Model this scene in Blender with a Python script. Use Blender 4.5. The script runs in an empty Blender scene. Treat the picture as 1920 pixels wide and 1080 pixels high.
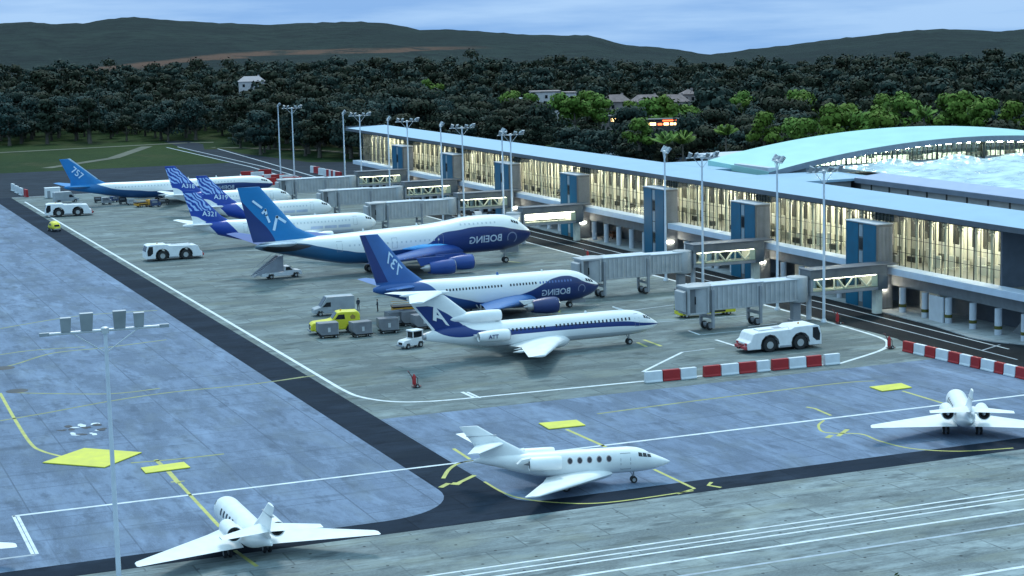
import bpy, bmesh, math, random
import numpy as np
from mathutils import Vector, Matrix, noise

random.seed(7)
S = bpy.context.scene
COL = S.collection
PI = math.pi
H = 48.0                      # camera height over the apron, metres

# ------------------------------------------------------------------ camera
F_PX, YAW, PITCH, ROLL = 3436.0, .38924, .144853, .023727
fw = Vector((math.sin(YAW)*math.cos(PITCH), math.cos(YAW)*math.cos(PITCH), -math.sin(PITCH)))
rt = Vector((math.cos(YAW), -math.sin(YAW), 0)); dn = fw.cross(rt)
r2 = rt*math.cos(ROLL)+dn*math.sin(ROLL); d2 = -rt*math.sin(ROLL)+dn*math.cos(ROLL)
cam = bpy.data.objects.new('camera', bpy.data.cameras.new('camera')); COL.objects.link(cam)
cam.data.lens = F_PX/1920*36; cam.data.sensor_width = 36; cam.data.clip_end = 20000; cam.data.clip_start = 1
M = Matrix((r2, -d2, -fw)).transposed().to_4x4(); M.translation = (0, 0, H)
cam.matrix_world = M; S.camera = cam

def g(x, y, z=0.0):
    """ground point seen at a place of the 1920x1080 photograph"""
    d = r2*((x-960)/F_PX)+d2*((y-540)/F_PX)+fw
    t = (z-H)/d.z
    return Vector((d.x*t, d.y*t, z))
def azd(x, d, z=0.0):
    a = YAW+math.atan((x-960)/F_PX)
    return Vector((math.sin(a)*d, math.cos(a)*d, z))

# ------------------------------------------------------------------ materials
def nodes(m):
    m.use_nodes = True
    nt = m.node_tree
    return nt, nt.nodes, nt.links, nt.nodes['Principled BSDF']
class NB:
    """tiny helper for node graphs"""
    def __init__(s, nt): s.nt = nt; s.n = nt.nodes; s.l = nt.links
    def node(s, t, **k):
        o = s.n.new(t)
        for a, b in k.items(): setattr(o, a, b)
        return o
    def put(s, sock, v):
        if isinstance(v, bpy.types.NodeSocket): s.l.new(v, sock)
        elif v is not None: sock.default_value = v
    def math(s, op, a, b=None, c=None, clamp=False):
        o = s.node('ShaderNodeMath', operation=op, use_clamp=clamp)
        s.put(o.inputs[0], a)
        if b is not None: s.put(o.inputs[1], b)
        if c is not None: s.put(o.inputs[2], c)
        return o.outputs[0]
    def mix(s, f, a, b, blend='MIX'):
        o = s.node('ShaderNodeMix', data_type='RGBA', blend_type=blend)
        s.put(o.inputs[0], f); s.put(o.inputs[6], c4(a)); s.put(o.inputs[7], c4(b))
        return o.outputs[2]
    def noise(s, vec, scale, detail=4, rough=.55, out=0):
        o = s.node('ShaderNodeTexNoise'); s.put(o.inputs['Vector'], vec)
        o.inputs['Scale'].default_value = scale; o.inputs['Detail'].default_value = detail; o.inputs['Roughness'].default_value = rough
        return o.outputs[out]
    def rng(s, v, a, b, c=0., d=1.):
        o = s.node('ShaderNodeMapRange'); s.put(o.inputs[0], v)
        for i, q in enumerate((a, b, c, d)): o.inputs[i+1].default_value = q
        return o.outputs[0]
    def coord(s, kind='Object', scale=(1, 1, 1), rot=(0, 0, 0)):
        t = s.node('ShaderNodeTexCoord'); m = s.node('ShaderNodeMapping')
        m.inputs['Scale'].default_value = scale; m.inputs['Rotation'].default_value = rot
        s.l.new(t.outputs[kind], m.inputs[0]); return m.outputs[0]
    def xyz(s, v):
        o = s.node('ShaderNodeSeparateXYZ'); s.l.new(v, o.inputs[0]); return o.outputs
    def curve(s, v, pts):
        """piecewise curve y(v)"""
        x0, x1 = pts[0][0], pts[-1][0]; y0 = min(p[1] for p in pts); y1 = max(p[1] for p in pts)
        f = s.node('ShaderNodeFloatCurve'); c = f.mapping.curves[0]
        q = [((p[0]-x0)/(x1-x0), (p[1]-y0)/max(y1-y0, 1e-6)) for p in pts]
        c.points[0].location = q[0]; c.points[1].location = q[-1]
        for p in q[1:-1]: c.points.new(*p)
        f.mapping.update()
        s.l.new(s.rng(v, x0, x1), f.inputs['Value'])
        return s.rng(f.outputs[0], 0, 1, y0, y1)
def c4(c):
    return (*c, 1) if isinstance(c, (tuple, list)) and len(c) == 3 else c
MATS = {}
def mat(name, col, rough=.5, metal=0., var=.12, vs=.6, emit=None, es=1., bump=0., spec=.5):
    if name in MATS: return MATS[name]
    m = bpy.data.materials.new(name); MATS[name] = m
    nt, N, L, B = nodes(m); nb = NB(nt)
    B.inputs['Roughness'].default_value = rough; B.inputs['Metallic'].default_value = metal
    B.inputs['Specular IOR Level'].default_value = spec
    if var:
        v = nb.coord()
        f = nb.noise(v, vs, 5, .6)
        dark = tuple(max(0, c*(1-var*1.6)) for c in col); lite = tuple(min(1, c*(1+var*.6)) for c in col)
        L.new(nb.mix(nb.rng(f, .3, .7), dark, lite), B.inputs['Base Color'])
        L.new(nb.rng(f, .3, .7, max(.05, rough-.08), min(1, rough+.1)), B.inputs['Roughness'])
        if bump:
            b = nb.node('ShaderNodeBump'); b.inputs['Strength'].default_value = bump
            L.new(nb.noise(v, vs*4, 4), b.inputs['Height']); L.new(b.outputs[0], B.inputs['Normal'])
    else: B.inputs['Base Color'].default_value = c4(col)
    if emit:
        B.inputs['Emission Color'].default_value = c4(emit); B.inputs['Emission Strength'].default_value = es
    return m
WHITE = mat('white_paint', (.78, .80, .80), .38, var=.05)
VWHITE = mat('vehicle_white', (.74, .76, .78), .42, var=.07, vs=1.2)
DARK = mat('dark_rubber', (.018, .018, .02), .75)
TYRE = mat('tyre_rubber', (.02, .021, .023), .8)
HUB = mat('wheel_hub', (.42, .43, .43), .45, .3)
STEEL = mat('bare_steel', (.42, .43, .45), .38, .7)
GREY = mat('grey_paint', (.27, .29, .32), .5)
GLASSD = mat('dark_glass', (.012, .015, .02), .12, var=0)
NAVY = mat('navy_paint', (.012, .030, .13), .35, var=.08)
BLUE = mat('blue_paint', (.014, .060, .27), .35, var=.08)
MIDBLUE = mat('mid_blue_paint', (.042, .135, .37), .36, var=.08)
SKYBLUE = mat('sky_blue_paint', (.010, .19, .48), .36, var=.1)
RUDDER = mat('rudder_blue', (.014, .035, .16), .4, var=.1)
RED = mat('red_plastic', (.36, .012, .014), .5, var=.12)
BWHITE = mat('barrier_white', (.66, .70, .74), .5, var=.1)
YELLOW = mat('yellow_paint', (.66, .60, .03), .45, var=.1)
YMARK = mat('yellow_marking', (.62, .60, .06), .6, var=.1)
ORANGE = mat('orange_paint', (.62, .30, .03), .5)
MASTM = mat('galvanised_mast', (.64, .70, .78), .45, .25, var=.08)
GALV = mat('lamp_housing', (.36, .40, .44), .45, .4)
ROOF = mat('roof_membrane', (.265, .42, .56), .5, var=.05, vs=.25)
FASCIA = mat('dark_fascia', (.085, .10, .125), .5, var=.15)
CONC = mat('wall_concrete', (.19, .205, .22), .8, var=.15)
PALE = mat('pale_panel', (.50, .54, .60), .6, var=.08)
LEDGE = mat('ledge_cladding', (.52, .60, .72), .5, var=.06)
TOWERB = mat('blue_panel', (.006, .110, .205), .4, var=.1, spec=.3)
LOUVRE = mat('grey_louvre', (.13, .135, .14), .6, var=.12)
MULL = mat('mullion_metal', (.055, .07, .06), .45, .4)
CREAM = mat('cream_wall', (.76, .76, .66), .7, var=.2, vs=.35)
INFLOOR = mat('interior_floor', (.24, .235, .2), .35, var=.25)
SLAT = mat('dark_slats', (.05, .05, .045), .6, var=.3)
LAMPW = mat('warm_lamp', (.8, .75, .6), .5, var=0, emit=(1, .95, .80), es=230)
LAMPB = mat('bridge_lamp', (.8, .78, .7), .5, var=0, emit=(1, .94, .76), es=13)
LAMPS = mat('wall_lamp', (.8, .8, .75), .5, var=0, emit=(1, .93, .74), es=140)
SHOPL = mat('shop_window', (.8, .6, .4), .5, var=0, emit=(1, .62, .25), es=6)
SHOPR = mat('shop_sign_light', (.8, .2, .1), .5, var=0, emit=(1, .16, .04), es=3)
BRGREY = mat('bridge_corrugation', (.38, .40, .42), .5, .15, var=.1)
BRDARK = mat('bridge_steel', (.15, .165, .18), .5, .2, var=.15)
TRUSS = mat('truss_white', (.78, .76, .66), .45, var=.05)
STONE = mat('house_stone', (.30, .24, .235), .85, var=.25, vs=.4, bump=.4)
HROOF = mat('house_roof_tiles', (.22, .17, .17), .85, var=.3, vs=.5)
HPALE = mat('house_render', (.55, .50, .52), .8, var=.12)
BARK = mat('tree_bark', (.10, .085, .07), .9, var=.3, vs=2)
SKIN = mat('skin', (.45, .30, .22), .6); CLOTH = mat('dark_overalls', (.02, .03, .05), .8)
HAIR = mat('dark_hair', (.02, .015, .012), .7); VEST = mat('navy_trousers', (.015, .02, .035), .8)

def glass_mat():
    m = bpy.data.materials.new('window_glass'); m.use_nodes = True
    nt = m.node_tree; nt.nodes.clear(); nb = NB(nt)
    o = nb.node('ShaderNodeOutputMaterial'); t = nb.node('ShaderNodeBsdfTransparent'); gl = nb.node('ShaderNodeBsdfGlossy')
    t.inputs[0].default_value = (.80, .86, .80, 1); gl.inputs['Roughness'].default_value = .03
    lw = nb.node('ShaderNodeLayerWeight'); lw.inputs[0].default_value = .5
    mx = nb.node('ShaderNodeMixShader'); nt.links.new(nb.math('MULTIPLY_ADD', nb.math('POWER', lw.outputs['Facing'], 5.), .55, .035), mx.inputs[0])
    nt.links.new(t.outputs[0], mx.inputs[1]); nt.links.new(gl.outputs[0], mx.inputs[2]); nt.links.new(mx.outputs[0], o.inputs[0])
    return m
GLASS = glass_mat()

# ------------------------------------------------------------------ mesh builder
class MB:
    def __init__(s): s.v = []; s.f = []; s.m = []
    def add(s, vs, fs, m=0, M=None):
        b = len(s.v)
        s.v += [tuple(M @ Vector(p)) if M else tuple(p) for p in vs]
        s.f += [tuple(b+i for i in f) for f in fs]; s.m += [m]*len(fs)
    def box(s, x0, x1, y0, y1, z0, z1, m=0, M=None):
        s.add([(x0,y0,z0),(x1,y0,z0),(x1,y1,z0),(x0,y1,z0),(x0,y0,z1),(x1,y0,z1),(x1,y1,z1),(x0,y1,z1)],
              [(3,2,1,0),(4,5,6,7),(0,1,5,4),(1,2,6,5),(2,3,7,6),(3,0,4,7)], m, M)
    def quad(s, a, b, c, d, m=0): s.add([a, b, c, d], [(0, 1, 2, 3)], m)
    def prism(s, poly, axis, a0, a1, m=0, M=None):
        """extrude a 2-D outline along an axis; outline is (x,z) for 'y', (y,z) for 'x', (x,y) for 'z'"""
        f = {'x': lambda p, a: (a, p[0], p[1]), 'y': lambda p, a: (p[0], a, p[1]), 'z': lambda p, a: (p[0], p[1], a)}[axis]
        n = len(poly)
        s.add([f(p, a0) for p in poly]+[f(p, a1) for p in poly],
              [tuple(range(n-1, -1, -1)), tuple(range(n, 2*n))]+[(i, (i+1) % n, n+(i+1) % n, n+i) for i in range(n)], m, M)
    def rings(s, R, m=0, caps=True, M=None, closed=True):
        n = len(R[0]); vs = [p for r in R for p in r]; fs = []
        for k in range(len(R)-1):
            for i in range(n if closed else n-1):
                j = (i+1) % n; fs.append((k*n+i, k*n+j, (k+1)*n+j, (k+1)*n+i))
        if caps: fs += [tuple(range(n-1, -1, -1)), tuple((len(R)-1)*n+i for i in range(n))]
        s.add(vs, fs, m, M)
    def tube(s, pts, r, n=8, m=0, M=None):
        P = [Vector(p) for p in pts]; R = []
        rr = r if isinstance(r, (list, tuple)) else [r]*len(P)
        for i, p in enumerate(P):
            t = (P[min(i+1, len(P)-1)]-P[max(i-1, 0)]).normalized()
            a = t.cross(Vector((0, 0, 1)) if abs(t.z) < .95 else Vector((1, 0, 0))).normalized(); b = t.cross(a)
            R.append([p+(a*math.cos(2*PI*k/n)+b*math.sin(2*PI*k/n))*rr[i] for k in range(n)])
        s.rings(R, m, True, M)
    def lathe(s, prof, c=(0, 0, 0), axis='x', n=24, m=0, M=None, caps=True):
        R = []
        for a, r in prof:
            ring = []
            for k in range(n):
                u, w = r*math.cos(2*PI*k/n), r*math.sin(2*PI*k/n)
                ring.append({'x': (c[0]+a, c[1]+u, c[2]+w), 'y': (c[0]+u, c[1]+a, c[2]+w), 'z': (c[0]+u, c[1]+w, c[2]+a)}[axis])
            R.append(ring)
        s.rings(R, m, caps, M)
    def wheel(s, x, y, z, r, w, m=0, mh=1):
        """tyre with a hub, axle along y"""
        s.lathe([(-w/2, r*.6), (-w/2, r*.9), (-w*.3, r), (w*.3, r), (w/2, r*.9), (w/2, r*.6)], (x, y, z), 'y', 18, m)
        s.lathe([(-w/2-.02, r*.12), (-w/2-.03, r*.5), (w/2+.03, r*.5), (w/2+.02, r*.12)], (x, y, z), 'y', 14, mh)
    def build(s, name, mats, parent=None, smooth=None, bevel=0., org=None):
        me = bpy.data.meshes.new(name)
        vs = s.v if org is None else [(p[0]-org[0], p[1]-org[1], p[2]-org[2]) for p in s.v]
        me.from_pydata(vs, [], s.f)
        mats = mats if isinstance(mats, (list, tuple)) else [mats]
        for q in mats: me.materials.append(q)
        me.polygons.foreach_set('material_index', s.m)
        bm = bmesh.new(); bm.from_mesh(me)
        bmesh.ops.recalc_face_normals(bm, faces=bm.faces)
        if bevel:
            ed = [e for e in bm.edges if len(e.link_faces) == 2 and e.calc_face_angle(0) > .5]
            bmesh.ops.bevel(bm, geom=ed, offset=bevel, segments=2, affect='EDGES', profile=.5, clamp_overlap=True)
        bm.to_mesh(me); bm.free()
        if smooth is not None:
            me.polygons.foreach_set('use_smooth', [True]*len(me.polygons)); me.set_sharp_from_angle(angle=math.radians(smooth))
        o = bpy.data.objects.new(name, me); COL.objects.link(o)
        if parent: o.parent = parent
        return o

def thing(name, label, cat, loc=(0, 0, 0), rotz=0., group=None):
    o = bpy.data.objects.new(name, None); COL.objects.link(o)
    o.empty_display_size = .5
    o.location = loc; o.rotation_euler = (0, 0, rotz)
    o['label'] = label; o['category'] = cat
    if group: o['group'] = group
    return o
def tag(o, label, cat, group=None):
    o['label'] = label; o['category'] = cat
    if group: o['group'] = group
    return o
def struct(o, kind='structure'):
    o['kind'] = kind; return o
def dup(root, loc, rotz=0., label=None, scale=None):
    def cp(o, parent):
        c = o.copy(); COL.objects.link(c)
        if parent: c.parent = parent
        for ch in o.children: cp(ch, c)
        return c
    r = cp(root, None); r.location = loc; r.rotation_euler = (0, 0, rotz)
    if scale: r.scale = scale
    if label: r['label'] = label
    return r

# ------------------------------------------------------------------ world
def make_world():
    w = bpy.data.worlds.new('World'); S.world = w; w.use_nodes = True
    nt = w.node_tree; nb = NB(nt); bg = nt.nodes['Background']
    tc = nb.node('ShaderNodeTexCoord')
    x, y, z = nb.xyz(tc.outputs['Generated'])
    sky = nb.node('ShaderNodeTexSky', sky_type='NISHITA'); sky.sun_disc = False
    sky.sun_elevation = SUN_EL; sky.sun_rotation = SUN_ROT; sky.altitude = 200; sky.dust_density = 1.5
    # overcast cloud deck: streaks stretched along the horizon
    v = nb.node('ShaderNodeCombineXYZ')
    L = nt.links
    L.new(nb.math('MULTIPLY', x, 3.5), v.inputs[0]); L.new(nb.math('MULTIPLY', y, 3.5), v.inputs[1]); L.new(nb.math('MULTIPLY', z, 34.), v.inputs[2])
    n1 = nb.noise(v.outputs[0], 1.6, 6, .55)
    cl = nb.rng(n1, .40, .64)
    low = nb.mix(cl, (.15, .38, .77), (.31, .55, .89))
    hi = nb.mix(cl, (.70, 1.16, 1.42), (.88, 1.38, 1.62))
    up = nb.rng(z, .06, .75)
    deck = nb.mix(up, low, hi)
    skyc = nb.node('ShaderNodeMix', data_type='RGBA', blend_type='ADD'); skyc.inputs[0].default_value = .02
    L.new(deck, skyc.inputs[6]); L.new(sky.outputs[0], skyc.inputs[7])
    L.new(skyc.outputs[2], bg.inputs[0]); bg.inputs[1].default_value = 1.0
SUN_EL = math.radians(58); SUN_AZ = math.radians(20)     # azimuth from +Y towards +X
SUN_ROT = SUN_AZ
make_world()
sun = bpy.data.objects.new('sun', bpy.data.lights.new('sun', 'SUN')); COL.objects.link(sun)
sun.data.energy = 1.5; sun.data.angle = math.radians(13); sun.data.color = (1., .97, .92)
sd = Vector((math.sin(SUN_AZ)*math.cos(SUN_EL), math.cos(SUN_AZ)*math.cos(SUN_EL), math.sin(SUN_EL)))
sun.rotation_euler = (-sd).to_track_quat('-Z', 'Y').to_euler(); sun.location = (0, 0, 120)
S.view_settings.view_transform = 'Standard'; S.view_settings.look = 'None'; S.view_settings.gamma = 1; S.view_settings.exposure = 0

# ------------------------------------------------------------------ ground materials
def concrete(name, a, b, joint, bw, rh, stain=.5, rot=0., dots=False, rough=.75, streak=(1, 2.6), spec=.2):
    m = bpy.data.materials.new(name); nt, N, L, B = nodes(m); nb = NB(nt)
    v = nb.coord(rot=(0, 0, rot))
    br = nb.node('ShaderNodeTexBrick'); L.new(v, br.inputs[0]); br.offset = .5
    br.inputs['Color1'].default_value = c4(a); br.inputs['Color2'].default_value = c4(b)
    br.inputs['Mortar'].default_value = c4(joint); br.inputs['Scale'].default_value = 1
    br.inputs['Mortar Size'].default_value = .10; br.inputs['Mortar Smooth'].default_value = .3
    br.inputs['Brick Width'].default_value = bw; br.inputs['Row Height'].default_value = rh; br.inputs['Bias'].default_value = 0
    vs = nb.coord(scale=(streak[0], streak[1], 1), rot=(0, 0, rot))
    big = nb.rng(nb.noise(vs, .06, 6, .68), .45, .57)
    med = nb.rng(nb.noise(vs, .30, 6, .72), .44, .60)
    fine = nb.noise(vs, 3.0, 5, .7)
    c = nb.mix(nb.math('MULTIPLY', big, stain*.8), br.outputs[0], tuple(q*.42 for q in a))
    c = nb.mix(nb.math('MULTIPLY', med, stain*.55), c, tuple(q*.60 for q in b))
    c = nb.mix(nb.math('MULTIPLY', nb.rng(fine, .40, .65), .30), c, tuple(min(1, q*1.4) for q in a))
    worn = nb.rng(nb.noise(nb.coord(scale=(streak[0]*.8, streak[1]*.55, 1), rot=(0, 0, rot+.5)), .11, 5, .62), .56, .70)
    c = nb.mix(nb.math('MULTIPLY', worn, .5*min(1, stain*1.6)), c, tuple(min(1, q*1.55) for q in a))
    tyre = nb.rng(nb.noise(nb.coord(scale=(.045, 1.1, 1)), .55, 4, .6), .56, .70)
    c = nb.mix(nb.math('MULTIPLY', tyre, .38), c, tuple(q*.42 for q in b))
    spill = nb.rng(nb.noise(vs, .17, 4, .6), .56, .66)
    c = nb.mix(nb.math('MULTIPLY', spill, stain*.62), c, tuple(q*.45 for q in b))
    warm = nb.rng(nb.noise(vs, .1, 4, .6), .5, .66)
    c = nb.mix(nb.math('MULTIPLY', warm, stain*.35), c, (a[0]*.92, a[1]*.85, a[2]*.68))
    if dots:
        x, y, z = nb.xyz(v)
        def cell(val, per, off=None):
            q = nb.math('DIVIDE', val, per)
            if off is not None: q = nb.math('ADD', q, off)
            return nb.math('MULTIPLY', nb.math('SUBTRACT', nb.math('FRACT', q), .5), per), nb.math('FLOOR', q)
        dy, row = cell(y, 3.4)
        odd = nb.math('MULTIPLY', nb.math('MODULO', nb.math('ABSOLUTE', row), 2.), .5)
        dx, _ = cell(x, 5.2, odd)
        rr = nb.math('SQRT', nb.math('ADD', nb.math('MULTIPLY', dx, dx), nb.math('MULTIPLY', dy, dy)))
        c = nb.mix(nb.math('MULTIPLY', nb.math('LESS_THAN', rr, .15), .8), c, (.02, .022, .025))
    B.inputs['Specular IOR Level'].default_value = spec
    L.new(c, B.inputs['Base Color'])
    L.new(nb.rng(fine, .3, .7, rough-.12, rough+.12), B.inputs['Roughness'])
    bp = nb.node('ShaderNodeBump'); bp.inputs['Strength'].default_value = .25; bp.inputs['Distance'].default_value = .05
    L.new(fine, bp.inputs['Height']); L.new(bp.outputs[0], B.inputs['Normal'])
    return m
C_BLUE = concrete('blue_grey_concrete', (.165, .222, .318), (.138, .186, .272), (.080, .108, .158), 13., 7.6, .80, rot=PI/2, streak=(2.6, 1), spec=.1)
C_GREEN = concrete('weathered_concrete', (.198, .240, .246), (.130, .162, .168), (.064, .080, .088), 8.6, 5.0, 1.15, streak=(1, 2.4), spec=.12)
C_LOW = concrete('pale_taxiway_concrete', (.255, .305, .318), (.150, .187, .20), (.074, .092, .10), 8.4, 4.2, 1.15, dots=True, spec=.12)
ASPH = concrete('asphalt', (.022, .032, .050), (.015, .023, .037), (.011, .016, .025), 14, 5.2, .7, streak=(1, 2), spec=.03)
ASPHR = concrete('road_asphalt', (.018, .022, .026), (.015, .019, .023), (.01, .013, .016), 30, 4, .6, streak=(2.5, 1), spec=.05)
ASPHF = concrete('far_asphalt', (.030, .040, .055), (.022, .031, .045), (.018, .024, .033), 30, 9, .8, streak=(1, 3), spec=.04)
PAVE = concrete('pale_pavement', (.36, .39, .41), (.33, .36, .38), (.2, .21, .22), 3.2, 3.2, .35)
MARKW = mat('marking_white', (.62, .68, .72), .6, var=.16, vs=.8)
MARKF = mat('marking_faint', (.36, .42, .48), .7, var=.2, vs=.8)
MARKY = mat('marking_faded_yellow', (.25, .27, .12), .7, var=.25, vs=.5)

def grass_mat(name, a, b, c, sc=1.):
    m = bpy.data.materials.new(name); nt, N, L, B = nodes(m); nb = NB(nt)
    v = nb.coord(scale=(1, .45, 1))
    col = nb.mix(nb.rng(nb.noise(v, .012*sc, 5, .6), .38, .62), a, b)
    col = nb.mix(nb.math('MULTIPLY', nb.rng(nb.noise(v, .03*sc, 4, .5), .55, .72), .7), col, c)
    col = nb.mix(nb.math('MULTIPLY', nb.rng(nb.noise(v, .5*sc, 5, .7), .3, .7), .5), col, tuple(q*.45 for q in a))
    L.new(col, B.inputs['Base Color']); B.inputs['Roughness'].default_value = .95; B.inputs['Specular IOR Level'].default_value = .08
    bp = nb.node('ShaderNodeBump'); bp.inputs['Strength'].default_value = .6; bp.inputs['Distance'].default_value = .6
    L.new(nb.noise(v, .4*sc, 6, .7), bp.inputs['Height']); L.new(bp.outputs[0], B.inputs['Normal'])
    return m
GRASS = grass_mat('field_grass', (.016, .036, .012), (.034, .056, .016), (.075, .064, .034))

def hills_mat():
    m = bpy.data.materials.new('hill_scrub'); nt, N, L, B = nodes(m); nb = NB(nt)
    v = nb.coord(scale=(1, 1, 1))
    x, y, z = nb.xyz(v)
    col = nb.mix(nb.rng(nb.noise(v, .004, 5, .6), .35, .65), (.010, .020, .020), (.020, .034, .030))
    col = nb.mix(nb.math('MULTIPLY', nb.rng(nb.noise(v, .03, 6, .75), .45, .58), .85), col, (.008, .015, .016))
    # bare earth terraces low on the slope
    zb = nb.curve(x, [(150, 5.5), (288, 10.5), (390, 15.5), (494, 19), (652, 19.5), (800, 18.5), (950, 17)])
    zz = nb.math('SUBTRACT', nb.math('ADD', z, nb.math('MULTIPLY_ADD', nb.noise(v, .010, 4, .6), 6., -3.)), zb)
    band = nb.math('MULTIPLY', nb.rng(zz, -2.2, -1.4), nb.rng(zz, 2.0, .9))
    band = nb.math('MULTIPLY', band, nb.math('MULTIPLY', nb.rng(nb.noise(v, .02, 5, .7), .36, .50), nb.math('MULTIPLY', nb.rng(x, 220, 300), nb.rng(x, 800, 700))))
    zr = nb.math('ADD', z, nb.math('MULTIPLY', nb.noise(v, .008, 4, .6), 10.))
    b2 = nb.math('MULTIPLY', nb.math('MULTIPLY', nb.rng(zr, 12, 13.), nb.rng(zr, 16.5, 15.)), nb.math('MULTIPLY', nb.rng(x, 1350, 1500), .4))
    band = nb.math('ADD', band, nb.math('MULTIPLY', b2, nb.rng(nb.noise(v, .02, 5, .7), .45, .56)))
    col = nb.mix(nb.math('MULTIPLY', band, .8), col, (.12, .066, .046))
    L.new(col, B.inputs['Base Color']); B.inputs['Roughness'].default_value = .95
    B.inputs['Specular IOR Level'].default_value = .1
    bp = nb.node('ShaderNodeBump'); bp.inputs['Strength'].default_value = .9; bp.inputs['Distance'].default_value = 8
    L.new(nb.noise(v, .03, 6, .75), bp.inputs['Height']); L.new(bp.outputs[0], B.inputs['Normal'])
    return m
HILLM = hills_mat()

# ------------------------------------------------------------------ terrain
def smooth(a, b, t):
    t = max(0, min(1, (t-a)/(b-a))); return t*t*(3-2*t)
def lerp_table(T, x):
    if x <= T[0][0]: return T[0][1]
    for (a, p), (b, q) in zip(T, T[1:]):
        if x <= b: return p+(q-p)*(x-a)/(b-a)
    return T[-1][1]
def photo_x(X, Y):
    """column of the photograph in whose direction a place lies (a bearing, turned into pixels)"""
    a = math.atan2(X, Y)-YAW
    return 960+F_PX*math.tan(max(-1.35, min(1.35, a)))
FRONT = [(-400, 840), (0, 815), (430, 800), (480, 700), (700, 655), (900, 640), (1100, 600), (1300, 545), (1500, 500), (1920, 470), (2600, 450)]
RISE = [(-600, 8), (0, 8), (500, 7), (900, 6), (1150, 3), (1340, -2), (1500, 0), (1920, 2), (2600, 4)]
def terrain(X, Y):
    d = math.hypot(X, Y); px_ = photo_x(X, Y)
    f = lerp_table(FRONT, px_)
    if Y < 150: return 0.
    return lerp_table(RISE, px_)*smooth(f+60, 1250, d)
def ground():
    bm = MB(); R = [0, 120, 250, 400, 520, 640, 720, 800, 880, 960, 1050, 1150, 1250, 1400, 1700]; n = 120; V = []
    rings = []
    for r in R[1:]:
        ring = []
        for k in range(n):
            a = 2*PI*k/n; X, Y = r*math.sin(a), r*math.cos(a)
            ring.append((X, Y, terrain(X, Y)-.05 if r < 1500 else -12))
        rings.append(ring)
    bm.rings(rings, 0, False)
    bm.add(rings[0], [tuple(range(n))])
    return struct(bm.build('ground', GRASS, smooth=60))
ground()
SKYL = [(-500, 48), (-250, 46), (0, 44), (90, 41), (120, 45), (180, 43), (215, 36), (270, 31), (330, 37), (420, 42), (520, 46), (600, 42), (690, 40), (760, 46), (800, 56), (860, 55), (940, 60),
        (980, 64), (1050, 66), (1120, 66), (1150, 76), (1180, 84), (1240, 88), (1290, 94), (1330, 102), (1370, 99), (1420, 91), (1490, 84), (1560, 74), (1640, 66), (1700, 58), (1760, 54), (1830, 56), (1880, 59), (1920, 55), (2100, 44), (2400, 40)]
def hills():
    bm = MB(); rings = []
    xs = [-700+12*i for i in range(270)]
    Ds = [1300, 1450, 1650, 1850, 2050, 2250, 2450, 2600, 2700, 2760, 2900, 3200]
    for D in Ds:
        row = []
        for x in xs:
            y = lerp_table(SKYL, x)
            top = g(x, y)                     # bearing of the ridge point
            a = math.atan2(x-960, F_PX)
            P = azd(x, 2700)
            dd = r2*((x-960)/F_PX)+d2*((y-540)/F_PX)+fw
            zr = H+dd.z/math.hypot(dd.x, dd.y)*2700
            t = smooth(1300, 2700, D)
            z0 = -4
            z = z0+(zr-z0)*(t**1.25) if D <= 2700 else zr-(D-2700)*.12
            q = azd(x, D)
            z += noise.noise(Vector((q.x*.006, q.y*.006, 1)))*5*smooth(1400, 1800, D)*(1-smooth(2450, 2700, D))
            if 2500 < D < 2800: z += (noise.noise(Vector((x*.06, 3, 0)))*1.6+noise.noise(Vector((x*.2, 7, 0)))*1.2)
            row.append((q.x, q.y, z))
        rings.append(row)
    bm.rings(rings, 0, False, closed=False)
    return struct(bm.build('hills', HILLM, smooth=80))
hills()

# ------------------------------------------------------------------ paved areas (one sheet each, none overlapping)
def sheet(name, polys, m, z=0., kind='structure'):
    bm = MB()
    for P in polys: bm.add([(p[0], p[1], z) for p in P], [tuple(range(len(P)))])
    o = bm.build(name, m)
    for p in o.data.polygons:
        if p.normal.z < 0: p.flip()
    return struct(o, kind)
def arc(cx, cy, r, a0, a1, n=10):
    return [(cx+r*math.cos(math.radians(a0+(a1-a0)*i/n)), cy+r*math.sin(math.radians(a0+(a1-a0)*i/n))) for i in range(n+1)]
XS0, XS1 = 62.8, 68.2
sheet('taxiway', [[(-120, 112), (230, 112), (230, 161), (-120, 161)]], C_LOW)
lc = arc(XS0-9, 174.5, 9, 0, -88)
sheet('left_apron', [[(-160, 163.2)]+[(-160, 560), (XS0, 560)]+[(p[0], p[1]-.0 if p[1] > 165.5 else p[1]) for p in lc]], C_BLUE)
# dark asphalt shows between the aprons and along the taxiway; the aprons lie on it
sheet('asphalt_strip', [[(-160, 161.003), (230, 161.003), (230, 552), (-160, 552)]], ASPH, -.006)
ap = [(XS1, 210), (149.6, 210), (154.2, 226), (154.6, 552), (XS1, 552)]
sheet('stand_apron', [ap], C_GREEN)
sheet('south_apron', [arc(XS1+3, 168.5, 3, 180, 270, 6)+[(230, 165.5), (230, 196), (XS1, 196)], [(XS1, 196), (151.5, 196), (149.6, 210), (XS1, 210)]], C_BLUE)
# service road with its bend at the near end
sheet('service_road', [[(149.0, 196), (230, 196), (230, 552), (149.0, 552)]], ASPHR, -.003)
sheet('far_asphalt', [[(-160, 560), (62.8, 560), (60, 652), (-160, 655)], [(62.8, 552), (166.4, 552), (181, 628), (158, 645), (60, 652)], [(158, 645), (181, 628), (172, 690), (158, 700)],
                      [(158, 700), (172, 690), (173, 790), (163, 790)], [(166.4, 430), (330, 430), (330, 590), (240, 590), (181, 628), (166.4, 552)]], ASPHF)

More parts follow.
